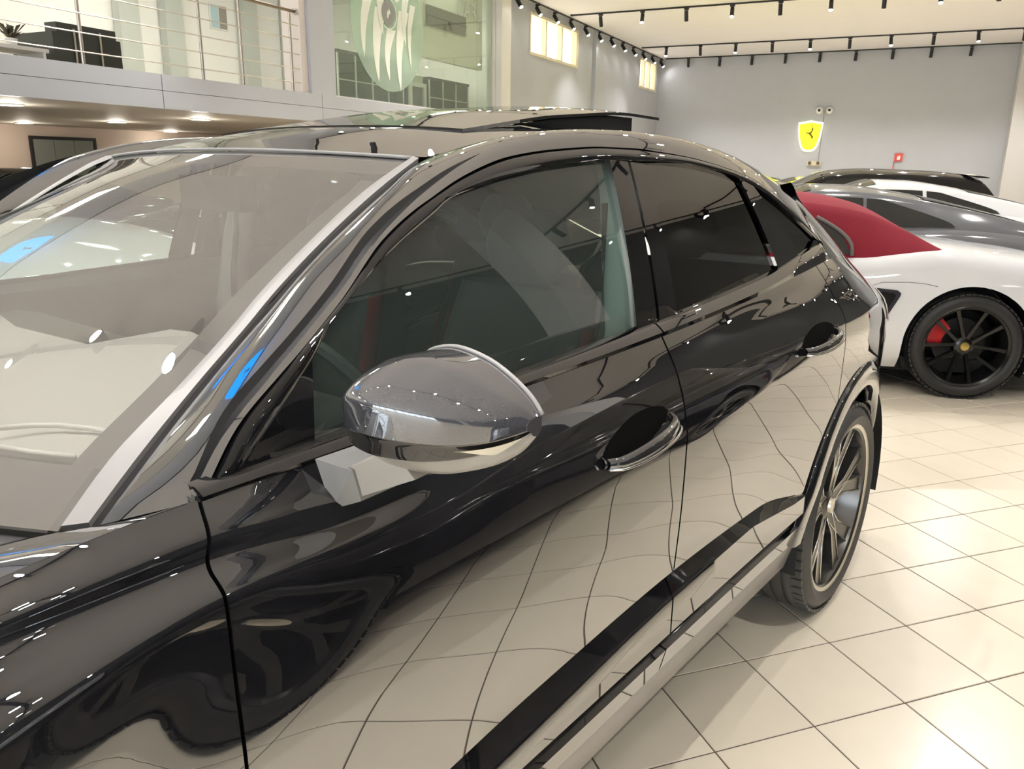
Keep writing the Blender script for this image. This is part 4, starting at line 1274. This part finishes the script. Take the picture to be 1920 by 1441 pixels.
# ================================================================== OTHER CARS
M_glassdark = paint('dark_window', (.012, .014, .013), .07, .02)
def gcar(name, label, W, xr_, xf_, wb, belt_, roof_, pm, O, fwd, roof_m=None, Rt=.335, Rw=.245, rim='spoke', rimdark=None, rimlight=None, caliper=None, win=None, wscreen=None, rwin=None, zs=.17, group=None, trim=None, mirror_m=None, hubcol=None, wr_k=.64, lights=True, mirror_at=None):
    fwd = np.array([fwd[0], fwd[1], 0.0]); fwd = fwd / np.linalg.norm(fwd)
    t = thing(name, label, 'car', (O[0], O[1], 0), math.atan2(fwd[1], fwd[0]), group)
    bx, bz = [p[0] for p in belt_], [p[1] for p in belt_]
    zb_ = lambda x: float(pchip(bx, bz, x))
    ra = Rt + .045
    L2, xm = (xf_ - xr_) / 2, (xf_ + xr_) / 2
    def tp(x):
        q = abs(x - xm) / L2
        return 1 - .04 * q ** 2 - (.22 * ((q - .78) / .22) ** 2.2 if q > .78 else 0)
    def archz(x):
        h = 0
        for xc in (0, wb):
            if abs(x - xc) < ra: h = max(h, Rt + math.sqrt(ra * ra - (x - xc) ** 2))
        return h
    cols = list(np.linspace(xr_, xf_, 64))
    for xc in (0, wb):
        cols += [xc + ra * math.cos(a) for a in np.linspace(0, math.pi, 25)] + [xc + ra + .0015, xc - ra - .0015]
    cols = sorted(c for c in set(np.round(cols, 4)) if xr_ <= c <= xf_)
    prof = [(.88, 0, 0), (.965, .12, 1), (1.0, .42, 1), (.992, .62, 1), (.97, .80, 1), (.925, .92, 1), (.86, .99, 1), (.76, 1.02, 1), (.42, 1.045, 1), (0, 1.05, 1)]
    def side(x, fz):
        zbx = zb_(x); w_ = W * tp(x)
        fr_ = [p[1] for p in prof]
        return w_ * float(pchip(fr_, [p[0] for p in prof], fz)), zs + (zbx - zs) * fz
    fz_rows = [0, .06, .12, .25, .42, .55, .68, .80, .88, .94, .99, 1.02, 1.045, 1.05]
    P = []
    for x in cols:
        az = archz(x)
        row = []
        zbx = zb_(x)
        for f in fz_rows:
            y, z = side(x, f)
            if z < az:
                z = min(az, zs + (zbx - zs) * .9)
                y = side(x, (z - zs) / (zbx - zs))[0]
            row.append((x, y, z))
        P.append(row + [(a, -b, c) for a, b, c in row[-2::-1]])
    mb = MB().grid(P)
    nrow = len(P[0])
    mb.F.append(tuple(range(nrow - 1, -1, -1))); k0 = (len(P) - 1) * nrow; mb.F.append(tuple(range(k0, k0 + nrow)))
    mb.build('body', pm, t, True, 40)
    MB().b2((xr_ + .15, -W * .80, zs - .03), (xf_ - .15, W * .80, zs + .06)).build('underbody', M_seal, t)
    for xc in (0, wb):
        for sg in (1, -1):
            Pw = [[(xc + (ra + .004) * math.cos(a), sg * y, Rt + (ra + .004) * math.sin(a)) for y in (W * .955, W * .55)] for a in np.linspace(-.5, math.pi + .5, 25)]
            w2 = MB().grid(Pw)
            w2.prism([(xc + (ra + .004) * math.cos(a), Rt + (ra + .004) * math.sin(a)) for a in np.linspace(-.5, math.pi + .5, 25)], sg * W * .50, sg * W * .52)
            w2.build('wheel_well', M_seal, t)
            wheel(t, (xc, sg * (W - .145), Rt), Rt, Rw, .26, rim, sg < 0, mat('tyre_black', (.018, .018, .019), .5), rimdark or M_rimdark, rimlight, caliper, hubcol)
    # greenhouse
    gx, gz = [p[0] for p in roof_], [p[1] for p in roof_]
    zr = lambda x: float(pchip(gx, gz, x))
    g0, g1 = gx[0], gx[-1]
    def wr(x):
        h = max(0.0, min(1.0, (zr(x) - zb_(x)) / .25))
        return W * (wr_k + (.78 - wr_k) * (1 - h))
    def gp(x, f, off=0.0):
        """f 0..1 up the side, 1..2 across the roof to its middle"""
        zbx = zb_(x); zt = zr(x)
        ze = zbx + max(0.004, (zt - zbx) * .83)
        if f <= 1:
            y0, y1 = W * .83 * tp(x), wr(x)
            return ((x), y0 + (y1 - y0) * f ** 1.25 + off, zbx - .012 + (ze - zbx + .012) * f + off * .4)
        s = 2 - f
        return (x, wr(x) * s + off * .5 * s, zt - (zt - ze) * s ** 2.6 + off)
    fs = [0, .15, .4, .65, .85, 1, 1.06, 1.15, 1.3, 1.5, 1.75, 2.0]
    P = []
    for x in np.linspace(g0, g1, 50):
        row = [gp(x, f) for f in fs]
        P.append(row + [(a, -b, c) for a, b, c in row[-2::-1]])
    MB().grid(P).build('roof', roof_m or pm, t, True, 45)
    for sg in (1, -1):
        for i, (a, b) in enumerate(win or []):
            Q = []
            for x in np.linspace(a, b, 26):
                ft = .16 + .72 * (min(1, max(0, (x - a) / (b - a)) * 1.25) ** .55 if i == 0 else 1) * (min(1, (b - x) / .25 + .02) if i == len(win) - 1 else 1)
                Q.append([(lambda p: (p[0], p[1] * sg, p[2]))(gp(x, .16 + (ft - .16) * f, .006)) for f in (0, .2, .5, .8, 1)])
            MB().grid(Q).build('side_window', M_glassdark, t, True, 45)
        if trim:
            a, b = min(w_[0] for w_ in win), max(w_[1] for w_ in win)
            pts = [gp(x, .13, .010) for x in np.linspace(a, b, 20)] + [gp(x, .90, .010) for x in np.linspace(b, a, 20)]
            MB().path([(p[0], p[1] * sg, p[2]) for p in pts + pts[:1]], .008, 6).build('window_trim', trim, t, True)
        if mirror_at is not None:
            zm = zb_(mirror_at) + .06
            ym = W * .93
            hr = []
            for q in np.linspace(0, 1, 8):
                k_ = math.sin(math.pi * (.1 + .8 * q)) ** .5
                hr.append([(mirror_at + .07 * k_ * math.cos(2 * math.pi * j / 12), sg * (ym - .03 + .20 * q), zm + .065 * k_ * math.sin(2 * math.pi * j / 12)) for j in range(13)])
            mo = MB().grid(hr).build('side_mirror', mirror_m or pm, t, True, 60)
            MB().b2((mirror_at - .02, min(sg * ym, sg * (ym - .12)), zm - .09), (mirror_at + .02, max(sg * ym, sg * (ym - .12)), zm - .04)).build('mirror_arm', M_black, mo)
    for rng, nm in ((wscreen, 'windscreen'), (rwin, 'rear_window')):
        if rng:
            Q = []
            for x in np.linspace(rng[0], rng[1], 14):
                row = [gp(x, f, .006) for f in (1.10, 1.3, 1.5, 1.75, 2.0)]
                Q.append(row + [(a, -b, c) for a, b, c in row[-2::-1]])
            MB().grid(Q).build(nm, M_glassdark, t, True, 45)
    if lights:
        for sg in (1, -1):
            Q = [[(x, sg * (side(x, f)[0] + .004), side(x, f)[1] + .003) for f in (.70, .80, .90)] for x in np.linspace(xf_ - .42, xf_ - .10, 8)]
            MB().grid(Q).build('headlight', MATS.get('headlight_lens'), t, True)
            Q = [[(x, sg * (side(x, f)[0] + .004), side(x, f)[1]) for f in (.72, .80, .88)] for x in np.linspace(xr_ + .03, xr_ + .22, 6)]
            MB().grid(Q).build('tail_light', M_tail, t, True)
    return t, gp, side, zb_

bt = R(14)
nB = np.array([math.sin(bt), -math.cos(bt)]); fB = np.array([-math.cos(bt), -math.sin(bt)])
P_white = paint('white_paint_gloss', (.80, .81, .82), .05, .06)
P_grey = paint('slate_grey_paint', (.11, .113, .122), .06, .10)
P_blk2 = paint('black_paint_plain', (.006, .006, .007), .04, .06)
P_yel = paint('yellow_paint', (.70, .68, .06), .05, .08)
M_softtop = mat('red_fabric', (.27, .012, .028), .9, bump=.08, scale=300)
M_rimblack = mat('rim_black', (.008, .008, .008), .18)
# white roadster with the red fabric roof
roofp = [(.16, .93), (.22, .965), (.36, 1.055), (.62, 1.195), (.85, 1.25), (1.05, 1.272), (1.4, 1.24), (1.72, 1.09), (2.02, .88)]
beltp = [(-.95, .62), (-.88, .76), (-.6, .845), (-.3, .88), (0, .915), (.22, .928), (.42, .905), (.66, .872), (1.2, .86), (1.9, .88), (2.4, .84), (2.9, .76), (3.25, .62), (3.42, .48)]
rd, gp_, sd_, zb_ = gcar('roadster', 'white roadster with closed red fabric roof and black wheels', .90, -.95, 3.42, 2.475, beltp, roofp, P_white, (.2418, 6.5863), fB, M_softtop, .342, .262, 'spoke', M_rimblack, None, (mat('caliper_red', (.50, .008, .012), .3), 22), None, (1.45, 1.98), None, wr_k=.60, hubcol=mat('cap_gold', (.55, .42, .12), .3, metal=.8), mirror_at=1.75)
for sg in (1, -1):
    # side window: arched at its rear end
    Q = []
    for x in np.linspace(.735, 1.75, 24):
        top = .12 + .62 * min(1.0, max(0.0, ((x - .735) / .22))) ** .42
        Q.append([(lambda p: (p[0], p[1] * sg, p[2]))(gp_(x, .10 + (top - .10) * f, .007)) for f in (0, .25, .5, .75, 1)])
    MB().grid(Q).build('side_window', M_glassdark, rd, True, 45)
    pts = [gp_(.727, f, .012) for f in (.08, .2)] + [gp_(x, .13 + .63 * (max(0, (x - .722) / .22)) ** .42, .012) for x in np.linspace(.73, .95, 10)]
    MB().path([(p[0], p[1] * sg, p[2]) for p in pts], .012, 6).build('window_seal', mat('seal_grey', (.16, .15, .14), .5), rd, True)
    # air intake behind the door
    quad = [(.58, .700), (.455, .690), (.432, .672), (.437, .650), (.505, .515), (.56, .50)]
    ff = lambda x, z: sd_(x, (z - .17) / (zb_(x) - .17))[0]
    mb = MB().add([(x, sg * (ff(x, z) + .006), z) for x, z in quad], [tuple(range(6)) if sg < 0 else tuple(range(5, -1, -1))])
    io = mb.build('air_intake', M_black, rd)
    inner = [(.55, .680), (.475, .670), (.462, .655), (.515, .545), (.55, .54)]
    MB().add([(x, sg * (ff(x, z) + .008), z) for x, z in inner], [tuple(range(5)) if sg < 0 else tuple(range(4, -1, -1))]).build('intake_mouth', mat('void_black', (.002, .001, .001), .9), io)
    # panel seams
    pts = [(.62, .665), (.40, .655), (.30, .650), (.20, .635), (.10, .62 + .12)]
    MB().path([(x, sg * (ff(x, z) + .0005), z) for x, z in [(.80, .640), (.55, .735), (.40, .742), (.30, .738), (.22, .722)]], .0022, 4).build('panel_seam', mat('seam_grey', (.25, .25, .26), .7), rd)
# grey coupe, white coupe, black hatchback in the same row
coupe_roof = [(-.80, .86), (-.4, 1.00), (.1, 1.13), (.6, 1.235), (1.05, 1.29), (1.35, 1.295), (1.65, 1.22), (2.2, .90)]
coupe_belt = [(-1.02, .60), (-.95, .76), (-.6, .85), (-.2, .905), (.2, .93), (.8, .905), (1.5, .90), (2.1, .90), (2.6, .84), (3.1, .70), (3.4, .50)]
def row_pos(X, Y, W):
    return (X - W * nB[0], Y - W * nB[1])
g, gpg, sdg, zbg = gcar('sports_coupe', 'slate grey sports coupe parked between the white roadster and white coupe', .92, -1.02, 3.4, 2.45, coupe_belt, coupe_roof, P_grey, row_pos(.66, 7.95, .92), fB, None, .345, .262, 'spoke', M_rimblack, None, None, [(.22, .95), (.98, 1.85)], (1.42, 2.15), (-.55, .45), mirror_at=1.9)
MB().grid([[(x, y, zbg(x) + .055 + .02 * (-.55 - x)) for y in np.linspace(-.62, .62, 9)] for x in (-.62, -.78, -.98)]).b2((-.9, -.6, .70), (-.75, .6, .80)).build('tail_spoiler', P_blk2, g, True, 40)
gcar('sports_coupe', 'white sports coupe with dark glass roof behind the slate grey coupe', .92, -1.05, 3.4, 2.5, [(a, b + .03) for a, b in coupe_belt], [(a, b + .03) for a, b in coupe_roof], P_white, row_pos(1.12, 10.25, .92), fB, None, .345, .255, 'spoke', M_rimblack, None, None, [(.15, .9), (.94, 1.85)], (1.42, 2.15), (-.4, .45), mirror_at=1.9)
hb_roof = [(-.80, 1.00), (-.68, 1.24), (-.5, 1.375), (.2, 1.44), (.9, 1.455), (1.4, 1.42), (1.75, 1.28), (2.35, .96)]
hb_belt = [(-.92, .70), (-.86, .94), (-.5, 1.00), (.5, .97), (1.5, .94), (2.3, .95), (2.8, .90), (3.2, .78), (3.45, .55)]
hb, gph, sdh, zbh = gcar('hatchback', 'black hatchback with pale roof spoiler parked nearest the far wall', .92, -.92, 3.45, 2.65, hb_belt, hb_roof, P_blk2, row_pos(.42, 12.7, .92), fB, None, .335, .245, 'spoke', M_rimblack, None, None, [(-.35, .55), (.6, 1.75)], (1.5, 2.25), (-.76, -.56), mirror_at=1.95)
MB().grid([[(x, y, z - .02 * (abs(y) / .6) ** 2) for y in np.linspace(-.60, .60, 9)] for x, z in ((-.38, 1.40), (-.52, 1.395), (-.66, 1.375), (-.66, 1.36), (-.5, 1.365))]).build('roof_spoiler', mat('spoiler_silver', (.62, .61, .58), .25), hb, True, 40)
yc = on_y(1518, 344, 16.6)
gcar('sports_coupe', 'yellow sports coupe whose roof shows behind the row of parked cars', .95, -1.0, 3.4, 2.5, coupe_belt, coupe_roof, P_yel, (yc[0] + 1.1, yc[1]), fB, None, .345, .262, 'spoke', M_rimblack, None, None, [(.2, .9), (.95, 1.85)], (1.42, 2.15), (-.4, .45))
gcar('sports_coupe', 'yellow and black sports coupe farther back beside the far wall', .95, -1.0, 3.4, 2.5, coupe_belt, [(a, b + .05) for a, b in coupe_roof], P_yel, (-2.6, 20.4), fB, None, .345, .262, 'spoke', M_rimblack, None, None, [(.2, .9), (.95, 1.85)], (1.42, 2.15), (-.4, .45))
# under the mezzanine
sed_roof = [(-.45, .96), (.0, 1.13), (.5, 1.29), (1.0, 1.35), (1.4, 1.34), (1.75, 1.20), (2.35, .94)]
sed_belt = [(-.95, .72), (-.88, .88), (-.4, .95), (.4, .95), (1.4, .93), (2.3, .93), (2.8, .86), (3.2, .74), (3.5, .5)]
gcar('saloon_car', 'black saloon car with silver mirror under the mezzanine', .92, -.95, 3.5, 2.7, sed_belt, [(a, b - .02) for a, b in sed_roof], P_blk2, (-10.1, 7.55), (.05, -1), None, .335, .245, 'spoke', M_rimdark, None, None, [(-.1, .75), (.8, 1.8)], (1.45, 2.25), (-.3, .4), mirror_m=mat('mirror_silver_cap', (.45, .44, .42), .25), mirror_at=1.95)
# beyond the passenger side of the black SUV
fw7 = np.array([.88, .47]); lf7 = np.array([-.47, .88])
gcar('saloon_car', 'white saloon car seen through the windows of the black SUV', .90, -.95, 3.5, 2.7, [(a, b + (.06 if a > 2 else 0)) for a, b in sed_belt], sed_roof, P_white, np.array([-4.05, 3.35]) - 3.40 * fw7 + .80 * lf7, fw7, None, .335, .245, 'spoke', M_rimdark, None, None, [(-.1, .75), (.8, 1.8)], (1.45, 2.25), (-.3, .4), mirror_at=1.95)
gcar('saloon_car', 'dark saloon car with chrome window line seen through the windows of the black SUV', .92, -.95, 3.5, 2.7, sed_belt, sed_roof, P_blk2, (-4.35, 6.75), (-.90, -.43), None, .335, .245, 'spoke', M_rimdark, None, None, [(-.1, .75), (.8, 1.8)], (1.45, 2.25), (-.3, .4), trim=M_chrome, mirror_at=1.95)
# on the photographer's side, mirrored in the black doors
su_roof = [(-.72, 1.05), (-.55, 1.38), (-.2, 1.55), (.5, 1.60), (1.1, 1.59), (1.5, 1.50), (1.85, 1.34), (2.4, 1.05)]
su_belt = [(-.90, .70), (-.84, 1.00), (-.3, 1.06), (.8, 1.03), (2.3, 1.04), (2.8, .98), (3.2, .90), (3.48, .6)]
oc = HF.world((-1.32, 2.98, 0))
gcar('parked_suv', 'large black SUV parked alongside the coupe SUV, across a narrow gap', .94, -.90, 3.45, 2.75, su_belt, su_roof, P_blk2, oc[:2], HF.M[0][:2], None, .36, .26, 'twin', M_rimblack, None, None, [(-.4, .6), (.65, 1.85)], (1.5, 2.3), (-.68, -.4), mirror_at=None)
oc = HF.world((-6.6, 3.1, 0))
gcar('parked_suv', 'large black SUV parked beyond the roadster row near the column', .94, -.90, 3.45, 2.75, su_belt, su_roof, P_blk2, oc[:2] + np.array([1.2, 0]), HF.M[0][:2], None, .36, .26, 'twin', M_rimblack, None, None, [(-.4, .6), (.65, 1.85)], (1.5, 2.3), (-.68, -.4))
